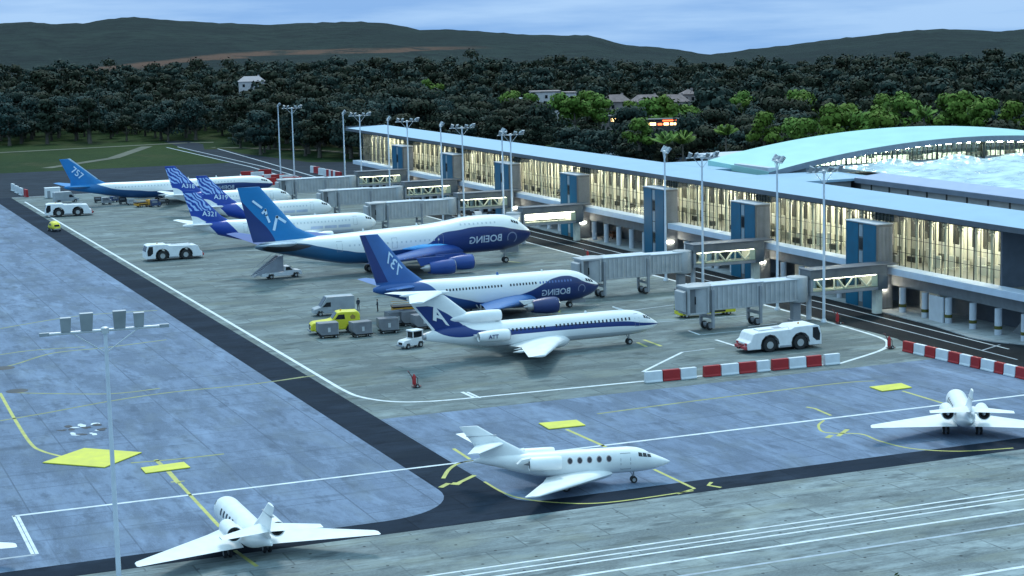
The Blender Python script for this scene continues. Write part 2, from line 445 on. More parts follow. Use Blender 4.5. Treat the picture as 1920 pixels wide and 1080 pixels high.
def curb():
    bm = MB()
    P = [(230, 208), (171, 208), (167, 212), (164.4, 216.5), (163.6, 221), (165.2, 232), (166.2, 260), (166.4, 430)]
    poly = P+[(200, 430), (230, 430)]
    bm.prism(poly, 'z', -.02, .14)
    return struct(bm.build('pavement', PAVE))
curb()
dirt = MB()
for P in ([(-100, 815), (90, 765), (170, 772), (215, 745)], [(172, 735), (200, 690), (215, 640)], [(95, 665), (125, 700), (150, 760)]):
    for (x0, y0), (x1, y1) in zip(P, P[1:]):
        d = Vector((x1-x0, y1-y0)).normalized(); n_ = Vector((-d.y, d.x))*2.4
        dirt.add([(x0+n_.x, y0+n_.y, .02), (x0-n_.x, y0-n_.y, .02), (x1-n_.x, y1-n_.y, .02), (x1+n_.x, y1+n_.y, .02)], [(0, 1, 2, 3)])
struct(dirt.build('dirt_path', mat('dirt_path_earth', (.10, .105, .075), .95, var=.3, vs=.1)))

def ribbon(bm, pts, w, z, m=0):
    P = [Vector((p[0], p[1])) for p in pts]; L_, R_ = [], []
    for i, p in enumerate(P):
        t = (P[min(i+1, len(P)-1)]-P[max(i-1, 0)]).normalized(); n = Vector((-t.y, t.x))
        L_.append((p.x+n.x*w/2, p.y+n.y*w/2, z)); R_.append((p.x-n.x*w/2, p.y-n.y*w/2, z))
    n = len(P)
    bm.add(L_+R_, [(i, n+i, n+i+1, i+1) for i in range(n-1)], m)
def spline(pts, k=6):
    P = [Vector((p[0], p[1])) for p in pts]; out = []
    for i in range(len(P)-1):
        a, b, c, d = P[max(i-1, 0)], P[i], P[i+1], P[min(i+2, len(P)-1)]
        for j in range(k):
            t = j/k
            out.append(.5*((2*b)+(c-a)*t+(2*a-5*b+4*c-d)*t*t+(3*b-a-3*c+d)*t**3))
    return out+[P[-1]]
def G2(*pp): return [tuple(g(x, y).xy) for x, y in pp]
Z1, Z2 = .006, .011
wm = MB()
out = [(70.0, 536), (69.8, 300), (69.6, 231)]+[(p[0], p[1]) for p in spline([(69.6, 231), (70.2, 224.5), (73, 219.4), (78, 217), (87, 216.4)], 5)[1:]]+[(106.6, 215.6), (136.5, 213.6)]+[(p[0], p[1]) for p in spline([(136.5, 213.6), (146.5, 219), (150.5, 223), (152.6, 228), (153.4, 239)], 5)[1:]]+[(154.2, 296), (154.3, 536)]
ribbon(wm, out, .55, Z1)
ribbon(wm, [(21, 184.6), (149, 184.3)], .5, Z1)
ribbon(wm, [(158.9, 204), (159.4, 252), (159.4, 545)], .3, Z1, 1)
ribbon(wm, [(162.9, 211), (163.2, 258), (163.6, 545)], .3, Z1)
ribbon(wm, [(158.9, 212), (164, 214.5)], .3, Z2, 1)
for y0, w in ((146.8, .34), (145.35, .3), (144.0, .34), (140.9, .42), (136.8, .42), (125.8, .5)):
    ribbon(wm, [(40, y0), (170, y0)], w, Z1, 0 if y0 != 136.8 else 1)
ribbon(wm, G2((25, 967), (62, 1040)), .32, Z1); ribbon(wm, G2((33, 967), (70, 1039)), .32, Z2)
ribbon(wm, G2((-60, 1056), (66, 1040)), .45, Z1, 1)
ribbon(wm, G2((1205, 697), (1280, 660)), .45, Z1); ribbon(wm, G2((1280, 660), (1340, 653)), .35, Z2, 1)
ribbon(wm, G2((1291, 620), (1313, 628)), .4, Z1); ribbon(wm, G2((1313, 628), (1390, 620)), .35, Z2, 1)
ribbon(wm, G2((1342, 637), (1384, 650)), .5, Z1)
ribbon(wm, G2((1232, 604), (1420, 590)), .3, Z1, 1); ribbon(wm, G2((1120, 590), (1275, 570)), .3, Z1, 1)
ribbon(wm, G2((866, 735), (890, 746)), .5, Z2); ribbon(wm, G2((876, 735), (900, 746)), .4, Z2)
for a, b in ((310, 276), (402, 276)):
    q0, q1 = (155.6, 172) if a == 310 else (172.5, 0), None
ribbon(wm, [(156, 550), (158, 622), (155.5, 748)], .7, Z1, 1); ribbon(wm, [(160, 550), (162, 622), (160, 748)], .6, Z1, 1)
ribbon(wm, [(164.5, 556), (168, 640), (171.5, 735)], .7, Z1, 1)
ribbon(wm, [(68.5, 552), (154, 550)], .6, Z1, 1)
struct(wm.build('white_markings', [MARKW, MARKF]))

ym = MB()
for L_ in ([(0, 690), (32, 682), (100, 662), (195, 652), (312, 637)], [(0, 789), (88, 774), (207, 752), (325, 735), (475, 720), (590, 704)],
           [(17, 736), (100, 738), (212, 738), (300, 728)], [(0, 616), (150, 592), (295, 582)], [(0, 665), (60, 657), (160, 650)],
           [(245, 868), (330, 861), (420, 851)], [(1120, 776), (1300, 752), (1560, 720), (1640, 714)]):
    ribbon(ym, spline(G2(*L_)), .48, Z1, 1)
ribbon(ym, spline(G2((0, 737), (30, 790), (58, 832), (80, 846), (116, 856))), .42, Z1)
ribbon(ym, G2((292, 862), (303, 872)), .5, Z1); ribbon(ym, G2((316, 884), (335, 906)), .55, Z1); ribbon(ym, G2((335, 905), (412, 988)), .38, Z1, 2); ribbon(ym, G2((440, 1032), (482, 1062)), .4, Z1, 2)
ribbon(ym, G2((320, 904), (346, 902)), .3, Z2, 2)
ribbon(ym, G2((1062, 805), (1136, 838)), .45, Z1, 2); ribbon(ym, G2((1226, 880), (1302, 916), (1270, 926)), .38, Z1)
ribbon(ym, spline(G2((908, 903), (960, 930), (1040, 942), (1140, 942), (1300, 920))), .3, Z1, 2)
ribbon(ym, G2((850, 841), (881, 861)), .4, Z1, 2); ribbon(ym, spline(G2((894, 863), (862, 868), (842, 880), (831, 897))), .45, Z1)
ribbon(ym, G2((826, 914), (841, 906)), .6, Z1); ribbon(ym, G2((852, 909), (890, 891)), .55, Z1); ribbon(ym, G2((852, 909), (858, 905)), 1., Z2)
ribbon(ym, G2((1334, 904), (1328, 910), (1352, 914)), .4, Z1)
ribbon(ym, G2((1512, 763), (1528, 766), (1558, 779)), .4, Z1); ribbon(ym, spline(G2((1545, 788), (1535, 797), (1540, 808), (1560, 812), (1615, 814), (1650, 827), (1710, 841), (1800, 846), (1900, 840))), .32, Z1, 2)
ribbon(ym, G2((1551, 821), (1559, 816)), .6, Z1); ribbon(ym, G2((1571, 818), (1589, 805)), .55, Z1)
ribbon(ym, G2((1692, 733), (1768, 756)), .4, Z1, 2)
ribbon(ym, G2((1195, 642), (1212, 650)), .5, Z1); ribbon(ym, G2((1207, 637), (1240, 649)), .5, Z1); ribbon(ym, G2((1012, 584), (1052, 582)), .5, Z1); ribbon(ym, G2((945, 490), (975, 492)), .5, Z1)
ribbon(ym, G2((1040, 580), (1050, 586)), .5, Z2); ribbon(ym, G2((480, 720), (570, 706)), .3, Z2, 1)
for q_ in range(0, len(ym.m)):
    if ym.m[q_] == 0: ym.m[q_] = 2
struct(ym.build('yellow_markings', [YMARK, MARKY, mat('marking_dull_yellow', (.46, .46, .12), .65, var=.2)]))

def panel(label, corners, grp=None):
    P = [g(x, y) for x, y in corners]; c = sum(P, Vector())/4
    bm = MB(); bm.prism([(p.x-c.x, p.y-c.y) for p in P], 'z', .03, .15)
    o = bm.build('marking_panel', YMARK, bevel=.03); o.location = c
    return tag(o, label, 'marking panel', 'yellow marking panels on the apron')
panel('large yellow diamond shaped panel lying flat on the blue grey apron', [(80, 869), (158, 842), (266, 850), (196, 878)])
panel('yellow rectangular panel on the lead-in line beside the large diamond', [(264, 879), (345, 868), (357, 878), (273, 889)])
panel('yellow rectangular panel behind the jet with five round windows', [(1010, 795), (1081, 789), (1098, 799), (1029, 806)])
panel('yellow rectangular panel beyond the jet with two dark exhausts, near the red and white barriers', [(1630, 727), (1690, 720), (1710, 728), (1654, 735)])

dm = MB()
for cx, cy, w in ((32, 733, 44), (8, 690, 40)):
    c = g(cx, cy)
    dm.lathe([(0, 1.5), (.03, 1.4), (.035, .6)], (c.x, c.y, .004), 'z', 20)
pd = struct(dm.build('drain_covers', mat('drain_iron', (.05, .055, .06), .6, .3), smooth=40))
# peeling black and white painted square
pm = MB(); rr = random.Random(3)
for k in range(26):
    cx, cy = rr.uniform(112, 206), rr.uniform(793, 816)
    if abs((cx-158)/55)+abs((cy-804)/15) > 1.15: continue
    w, h = rr.uniform(8, 26), rr.uniform(1.5, 3.6)
    P = [g(cx+w*.5*math.cos(a)*rr.uniform(.6, 1.1), cy+h*.9*math.sin(a)*rr.uniform(.6, 1.1)) for a in [2*PI*i/9 for i in range(9)]]
    pm.add([(p.x, p.y, .005+.0012*k) for p in P], [tuple(range(9))], k % 2)
struct(pm.build('peeling_markings', [mat('worn_black_paint', (.03, .035, .045), .7), MARKW]))

# ------------------------------------------------------------------ aircraft
def livery(name, base, layers, rough=.34):
    """paint whose colour areas follow curves on the hull (object space x,z)
    layer: ('below'|'above', curve, colour) / ('slab', a, c1, c2, colour) / ('band', curve_lo, curve_hi, colour); colour may be a list [(x,col),...]"""
    m = bpy.data.materials.new(name); nt, N, L, B = nodes(m); nb = NB(nt)
    v = nb.coord(); x, y, z = nb.xyz(v)
    def colour(c):
        if isinstance(c, tuple): return c
        o = nb.node('ShaderNodeValToRGB'); x0, x1 = c[0][0], c[-1][0]
        o.color_ramp.elements[0].color = c4(c[0][1]); o.color_ramp.elements[1].color = c4(c[-1][1])
        for p, q in c[1:-1]:
            e = o.color_ramp.elements.new((p-x0)/(x1-x0)); e.color = c4(q)
        L.new(nb.rng(x, x0, x1), o.inputs[0]); return o.outputs[0]
    col = base
    for q in layers:
        if q[0] == 'below': f = nb.rng(nb.math('SUBTRACT', nb.curve(x, q[1]), z), -.03, .03); c = q[2]
        elif q[0] == 'band':
            f = nb.math('MULTIPLY', nb.math('GREATER_THAN', z, nb.curve(x, q[1])), nb.math('LESS_THAN', z, nb.curve(x, q[2]))); c = q[3]
        elif q[0] == 'slab':
            s = nb.math('ADD', x, nb.math('MULTIPLY', z, q[1]))
            f = nb.math('MULTIPLY', nb.math('GREATER_THAN', s, q[2]), nb.math('LESS_THAN', s, q[3])); c = q[4]
        elif q[0] == 'feather':
            s = nb.math('ADD', x, nb.math('MULTIPLY', z, q[1]))
            vv = nb.node('ShaderNodeVectorMath', operation='MULTIPLY'); L.new(v, vv.inputs[0]); vv.inputs[1].default_value = (1, 1, 1)
            w = nb.node('ShaderNodeTexWave'); w.wave_type = 'BANDS'; w.bands_direction = 'DIAGONAL'; L.new(v, w.inputs[0])
            w.inputs['Scale'].default_value = .62; w.inputs['Distortion'].default_value = 9; w.inputs['Detail'].default_value = 2; w.inputs['Detail Scale'].default_value = .7
            f = nb.math('GREATER_THAN', w.outputs[1], .48)
            f = nb.math('MULTIPLY', f, nb.math('MULTIPLY', nb.math('GREATER_THAN', z, q[2]), nb.math('LESS_THAN', z, q[3])))
            f = nb.math('MULTIPLY', f, nb.math('LESS_THAN', s, q[4])); c = q[5]
        col = nb.mix(f, col, colour(c))
    dirt = nb.rng(nb.noise(nb.coord(scale=(.25, 1, 1)), .9, 5, .65), .35, .75, 1., .90)
    dv = nb.node('ShaderNodeCombineColor')
    for i in range(3): L.new(dirt, dv.inputs[i])
    L.new(nb.mix(1., col, dv.outputs[0], 'MULTIPLY'), B.inputs['Base Color'])
    B.inputs['Roughness'].default_value = rough; B.inputs['Specular IOR Level'].default_value = .45
    return m

class Hull:
    """lofted fuselage; stations (x, z_bottom, z_top, half_width)"""
    def __init__(s, st, e=2.15, k=7):
        st = sorted(st); A = np.array(st, float); X = []
        for i in range(len(A)-1):
            for j in range(k): X.append(A[i, 0]+(A[i+1, 0]-A[i, 0])*j/k)
        X.append(A[-1, 0]); X = np.array(X); s.x = X; s.e = e; s.c = []
        for col in (1, 2, 3):
            t = np.zeros(len(A)); d = np.diff(A[:, col])/np.diff(A[:, 0])
            for i in range(1, len(A)-1): t[i] = 0 if d[i-1]*d[i] <= 0 else 2*d[i-1]*d[i]/(d[i-1]+d[i])
            t[0], t[-1] = d[0], d[-1]
            y = []
            for q in X:
                i = min(max(np.searchsorted(A[:, 0], q, 'right')-1, 0), len(A)-2); h = A[i+1, 0]-A[i, 0]; u = (q-A[i, 0])/h
                y.append((2*u**3-3*u*u+1)*A[i, col]+(u**3-2*u*u+u)*h*t[i]+(-2*u**3+3*u*u)*A[i+1, col]+(u**3-u*u)*h*t[i+1])
            s.c.append(np.array(y))
    def at(s, x): return [float(np.interp(x, s.x, c)) for c in s.c]
    def side(s, x, z):
        b, t, w = s.at(x); zc, rz = (b+t)/2, (t-b)/2
        q = min(.999, abs((z-zc)/rz)); return w*(1-q**s.e)**(1/s.e)
    def mesh(s, n=36):
        mb = MB(); R = []
        for i, x in enumerate(s.x):
            b, t, w = s.c[0][i], s.c[1][i], s.c[2][i]; zc, rz = (b+t)/2, (t-b)/2; ring = []
            for k in range(n):
                a = 2*PI*k/n; cs, sn = math.cos(a), math.sin(a)
                ring.append((x, w*math.copysign(abs(cs)**(2/s.e), cs), zc+rz*math.copysign(abs(sn)**(2/s.e), sn)))
            R.append(ring)
        mb.rings(R); return mb
    def patch(s, poly, side=-1, off=.02, nz=3):
        """thin skin patch: list of (x,z) quads corners bottom-left, bottom-right, top-right, top-left"""
        mb = MB(); (x0, z0), (x1, z1), (x2, z2), (x3, z3) = poly; P = []; nx = 2
        for j in range(nz+1):
            for i in range(nx+1):
                u, v = i/nx, j/nz
                x = (x0*(1-u)+x1*u)*(1-v)+(x3*(1-u)+x2*u)*v; z = (z0*(1-u)+z1*u)*(1-v)+(z3*(1-u)+z2*u)*v
                P.append((x, side*(s.side(x, z)+off), z))
        mb.add(P, [(j*(nx+1)+i, j*(nx+1)+i+1, (j+1)*(nx+1)+i+1, (j+1)*(nx+1)+i) for j in range(nz) for i in range(nx)])
        return mb

NACA = [(1., .002), (.9, .028), (.75, .062), (.55, .1), (.35, .122), (.2, .12), (.1, .098), (.03, .058), (0, 0)]
def foil(secs, flip=1, vertical=False):
    """secs: (x_leading, span_pos, height, chord, thickness_scale)"""
    mb = MB(); R = []
    for xl, y, z, c, t in secs:
        up = [(xl-c*u, w*c*t) for u, w in NACA]; dnn = [(xl-c*u, -w*c*t) for u, w in reversed(NACA[:-1])]
        ring = [((x, y*flip, z+w) if not vertical else (x, w, z)) for x, w in up+dnn]
        R.append(ring)
    mb.rings(R); return mb

def text_mesh(name, txt, size, fn, m, parent, bold=.0, shear=0., mirror=False, cuts=0.25, align='CENTER'):
    """lettering cut from the built-in font and laid on a surface by fn(u, v) -> point"""
    cu = bpy.data.curves.new(name, 'FONT'); cu.body = txt; cu.size = size; cu.align_x = align; cu.align_y = 'CENTER'; cu.offset = bold*size; cu.shear = shear; cu.resolution_u = 3
    ob = bpy.data.objects.new(name+'_tmp', cu); COL.objects.link(ob); bpy.context.view_layer.update()
    me = bpy.data.meshes.new_from_object(ob.evaluated_get(bpy.context.evaluated_depsgraph_get())); bpy.data.objects.remove(ob); bpy.data.curves.remove(cu)
    b = bmesh.new(); b.from_mesh(me)
    k = -size
    while k < size:
        bmesh.ops.bisect_plane(b, geom=b.verts[:]+b.edges[:]+b.faces[:], plane_co=(0, k, 0), plane_no=(0, 1, 0)); k += cuts*size
    for v in b.verts: v.co = Vector(fn(-v.co.x if mirror else v.co.x, v.co.y))
    bmesh.ops.recalc_face_normals(b, faces=b.faces); b.to_mesh(me); b.free()
    me.materials.clear(); me.materials.append(m)
    o = bpy.data.objects.new(name, me); COL.objects.link(o); o.parent = parent; return o

def hull_text(h, x0, z0, slope=0., side=-1, off=.03):
    def fn(u, v):
        x, z = x0+u, z0+v+slope*u
        return (x, side*(h.side(x, z)+off), z)
    return fn

def gear(root, x, y, ztop, r, w, pairs=1, bogie=0, name='landing_gear', gap=.0):
    mb = MB(); mb.tube([(x, y, ztop), (x, y, r)], .13*r/.5, 8, 0); mb.tube([(x-r*1.2, y, ztop), (x, y, r*1.6)], .07*r/.5, 6, 0)
    mb.tube([(x, y-w*1.5, r), (x, y+w*1.5, r)], .08*r/.5, 8, 0)
    if bogie: mb.tube([(x-bogie, y, r), (x+bogie, y, r)], .1, 8, 0)
    gobj = mb.build(name, STEEL, root, smooth=40)
    for bx in ((0,) if not bogie else (-bogie, bogie)):
        for s in ((-1, 1) if pairs else (0,)):
            wb = MB(); wb.wheel(x+bx, y+s*w*.95, r, r, w); wb.build('wheel', [TYRE, HUB], gobj, smooth=40)
def nacelle(root, x, y, z, L, r, cowl, pyl=None, core=True, name='engine', open_rear=False):
    mb = MB()
    P = [(-.14*L, r*.72), (-.02*L, r*.78), (0, r*.86), (-.03*L, r*.94), (-.12*L, r*1.0), (-.40*L, r*1.0), (-.75*L, r*.84), (-.84*L, r*.74), (-.80*L, r*.6)]
    mb.lathe(P, (x, y, z), 'x', 28, 0, caps=False)
    e = mb.build(name, cowl, root, smooth=45)
    lip = MB(); lip.lathe([(-.012*L, r*.775), (.004*L, r*.82), (.006*L, r*.87), (-.02*L, r*.945)], (x, y, z), 'x', 28, caps=False); lip.build('intake_lip', STEEL, e, smooth=60)
    fb = MB(); fb.lathe([(-.13*L, r*.73), (-.13*L, .2*r), (-.05*L, .02)], (x, y, z), 'x', 20, 0); fb.build('fan', DARK, e, smooth=30)
    ex = MB()
    if core: ex.lathe([(-.70*L, r*.62), (-.92*L, r*.48), (-1.0*L, r*.40), (-.99*L, r*.3), (-1.12*L, r*.03)], (x, y, z), 'x', 20, 0, caps=False)
    else: ex.lathe([(-.70*L, r*.68), (-.72*L, .05*r)], (x, y, z), 'x', 20, 1, caps=False)
    ex.build('exhaust', [STEEL, DARK], e, smooth=40)
    if pyl:
        pb = MB(); pb.prism([(x-.12*L, z+r*.9), (x-.3*L, pyl[1]+.15), (x-1.25*L, pyl[1]+.1), (x-1.1*L, z+r*.3), (x-.5*L, z+r*.7)], 'y', y-.16, y+.16); pb.build('pylon', cowl if pyl[0] is None else pyl[0], e)
    return e
def cockpit(root, h, x0, x1, z0, z1, dz=.0, n=3):
    for s in (-1, 1):
        for k in range(n):
            a, b = x0+(x1-x0)*(k+.06)/n, x0+(x1-x0)*(k+.94)/n
            p = [(a, z0+dz*k), (b, z0+dz*(k+1)), (b-.04, z1+dz*(k+1)), (a, z1+dz*k)]
            h.patch(p, s, .018).build('cockpit_window', GLASSD, root)
def cabin_windows(root, h, xs, z, w, hh, sides=(-1,), m=GLASSD, slope=0., oval=False):
    for s in sides:
        for x in xs:
            zz = z+slope*(x-xs[0])
            if oval:
                mb = MB(); P = []
                for k in range(14):
                    a = 2*PI*k/14; q = (x+w/2*math.cos(a), zz+hh/2*math.sin(a)); P.append((q[0], s*(h.side(*q)+.03), q[1]))
                mb.add(P, [tuple(range(14))]); mb.build('cabin_window', m, root)
                fr = MB(); R1 = []; R2 = []
                for k in range(14):
                    a = 2*PI*k/14
                    for rr_, Rr in ((1., R1), (1.28, R2)):
                        q = (x+rr_*w/2*math.cos(a), zz+rr_*hh/2*math.sin(a)); Rr.append((q[0], s*(h.side(*q)+(.036 if rr_ == 1 else .012)), q[1]))
                fr.rings([R1, R2], 0, False); fr.build('window_frame', mat('window_surround', (.42, .36, .36), .4), root)
            else: h.patch([(x-w/2, zz-hh/2), (x+w/2, zz-hh/2), (x+w/2, zz+hh/2), (x-w/2, zz+hh/2)], s, .018, 2).build('cabin_window', m, root)
def door(root, h, x, z0, z1, w, side=-1, m=None):
    mb = MB(); t = .05
    for q in ([(x-w/2, z0), (x-w/2+t, z0), (x-w/2+t, z1), (x-w/2, z1)], [(x+w/2-t, z0), (x+w/2, z0), (x+w/2, z1), (x+w/2-t, z1)],
              [(x-w/2, z1-t), (x+w/2, z1-t), (x+w/2, z1), (x-w/2, z1)], [(x-w/2, z0), (x+w/2, z0), (x+w/2, z0+t), (x-w/2, z0+t)]):
        p = h.patch(q, side, .015); mb.add(p.v, p.f)
    mb.build('door', m or GREY, root)
def both(root, name, secs, m):
    return [foil(secs, s).build(name, m, root, smooth=50) for s in (1, -1)]

MW = (.78, .80, .80)
def flap_fairings(root, pts, m):
    for (x, y, z, L) in pts:
        for s in (1, -1):
            mb = MB(); mb.lathe([(0, .02), (-.2*L, .16), (-.6*L, .2), (-L, .02)], (x, y*s, z), 'x', 8); mb.build('flap_fairing', m, root, smooth=50)
def antenna(root, x, z, m=WHITE, hgt=.45):
    mb = MB(); mb.prism([(x, z-.1), (x-.5, z-.1), (x-.45, z+hgt), (x-.22, z+hgt)], 'y', -.04, .04); mb.build('antenna', m, root)

# --- trijet, white with a blue cheat line and an A on its fin
def trijet():
    X0, Y0 = 104., 241.7
    t = thing('trijet_airliner', 'white three-engined airliner with blue stripe, T-shaped tail and white letter A on its blue fin', 'airliner', (X0, Y0, 0))
    w = lambda L: [(a-X0,)+tuple(b) for a, *b in L]
    h = Hull(w([(122.5, 2.72, 2.86, .06), (122.2, 2.5, 3.12, .34), (121.4, 2.1, 3.62, .82), (120.5, 1.82, 4.18, 1.2), (119.4, 1.62, 4.78, 1.52), (118, 1.5, 5.12, 1.76), (116, 1.45, 5.28, 1.88), (112, 1.42, 5.3, 1.9), (100, 1.42, 5.3, 1.9), (97, 1.55, 5.3, 1.86), (94, 1.9, 5.3, 1.72), (91, 2.35, 5.25, 1.45), (88.5, 2.8, 5.05, 1.05), (86.6, 3.15, 4.7, .62), (85.7, 3.35, 4.5, .5)]))
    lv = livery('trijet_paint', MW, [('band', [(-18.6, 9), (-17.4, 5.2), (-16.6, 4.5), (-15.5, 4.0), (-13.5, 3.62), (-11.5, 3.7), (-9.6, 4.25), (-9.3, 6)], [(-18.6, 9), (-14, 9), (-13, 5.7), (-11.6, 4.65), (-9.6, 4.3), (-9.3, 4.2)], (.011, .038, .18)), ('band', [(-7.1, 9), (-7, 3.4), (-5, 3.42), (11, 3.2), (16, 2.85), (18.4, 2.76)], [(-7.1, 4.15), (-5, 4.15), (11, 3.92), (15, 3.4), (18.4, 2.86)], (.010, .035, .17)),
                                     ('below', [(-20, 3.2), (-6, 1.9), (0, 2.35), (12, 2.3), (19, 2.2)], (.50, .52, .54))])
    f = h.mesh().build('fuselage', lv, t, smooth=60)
    wing = [(107.6-X0, 1.2, 1.75, 9.6, .9), (104.3-X0, 4.8, 2.0, 5.9, .85), (97.4-X0, 15.9, 2.75, 2.6, .7), (96.9-X0, 16.1, 2.78, 1.7, .5)]
    both(t, 'wing', wing, WHITE)
    flap_fairings(t, [(98.6-X0+2, 4.5, 1.75, 3.2), (97-X0+1.5, 8.2, 2.1, 2.8)], WHITE)
    fl = livery('trijet_fin_paint', MW, [('below', [(83.6-X0, 8.25), (86-X0, 8.35), (88.4-X0, 7.35), (90.8-X0, 5.6), (92.4-X0, 4.55), (96-X0, 4.1)], (.011, .038, .18))])
    fin = foil([(94.5-X0, 0, 4.4, 7.5, .55), (91.9-X0, 0, 7.1, 6.9, .5), (88.2-X0, 0, 10.1, 5.4, .45)], vertical=True).build('tail_fin', fl, t, smooth=50)
    te = MB(); te.prism([(87.55-X0, 4.3), (87.1-X0, 4.3), (83-X0, 9.6), (83.3-X0, 9.6)], 'y', -.07, .07); te.build('rudder_edge', WHITE, fin)
    both(t, 'tailplane', [(88.6-X0, 0, 10.05, 5.2, .6), (83.6-X0, 5.5, 9.75, 2.0, .5)], WHITE)
    b = MB(); b.lathe([(1.0, .03), (.3, .28), (-3, .38), (-5.6, .28), (-6.6, .03)], (88.6-X0, 0, 10.05), 'x', 14); b.build('tail_bullet', WHITE, t, smooth=60)
    def fin_fn(u, v): return (87.6-X0+u+v*-.38, -.36, 6.85+v-.42*u)
    text_mesh('tail_letter', 'A', 3.3, fin_fn, WHITE, fin, bold=.03)
    d = MB(); d.lathe([(-.9, .60), (-.05, .66), (0, .74), (-.25, .82), (-1.2, .88), (-4.5, .86), (-7.2, .55), (-8.6, .2)], (97.2-X0, 0, 6.15), 'x', 26, 0, caps=False); d.lathe([(-.85, .62), (-.86, .02)], (97.2-X0, 0, 6.15), 'x', 20, 1)
    d.build('intake_duct', [WHITE, DARK], t, smooth=50)
    fr = MB(); fr.prism([(96.4-X0, 5.0), (91-X0, 5.0), (89-X0, 6.4), (96.2-X0, 5.6)], 'y', -.42, .42); fr.build('duct_fairing', WHITE, t, bevel=.15)
    for s in (1, -1):
        e = nacelle(t, 97.3-X0, 2.95*s, 3.72, 5.6, .86, WHITE, core=False, name='engine')
        p = MB(); p.box(92.4-X0, 96.2-X0, min(1.3*s, 2.4*s), max(1.3*s, 2.4*s), 3.6, 3.9); p.build('engine_strut', WHITE, e)
        if s < 0:
            text_mesh('engine_lettering', 'ATT', .8, lambda u, v: (94.6-X0+u, -2.95-math.sqrt(max(.01, .79-(v-.05)**2))-.02, 3.7+v), NAVY, e, bold=.02)
    ex = MB(); ex.lathe([(0, .5), (-.7, .46), (-.72, .4)], (86-X0, 0, 3.95), 'x', 18, 0); ex.build('tail_exhaust', STEEL, t, smooth=40)
    cabin_windows(t, h, [121.2-X0-4.2-i*.62 for i in range(38) if i not in (20, 21)], 4.16, .26, .42, m=mat('cabin_window_dark', (.01, .014, .03), .25, var=0), slope=.0028)
    cockpit(t, h, 119.55-X0, 121.0-X0, 4.02, 4.42, -.12)
    door(t, h, 118.3-X0, 2.9, 4.75, .8); 
    gear(t, 117.7-X0, 0, 1.7, .46, .28, name='nose_gear'); 
    for s in (1, -1): gear(t, 101.6-X0, 2.6*s, 2.0, .62, .42)
    ab = MB(); ab.prism([(117.2-X0, 5.2), (116.4-X0, 5.25), (115.0-X0, 5.85), (115.3-X0, 5.9)], 'y', -.06, .06); ab.build('antenna_blade', WHITE, t)
    antenna(t, 111-X0, 5.3, hgt=.35)
    return t
trijet()

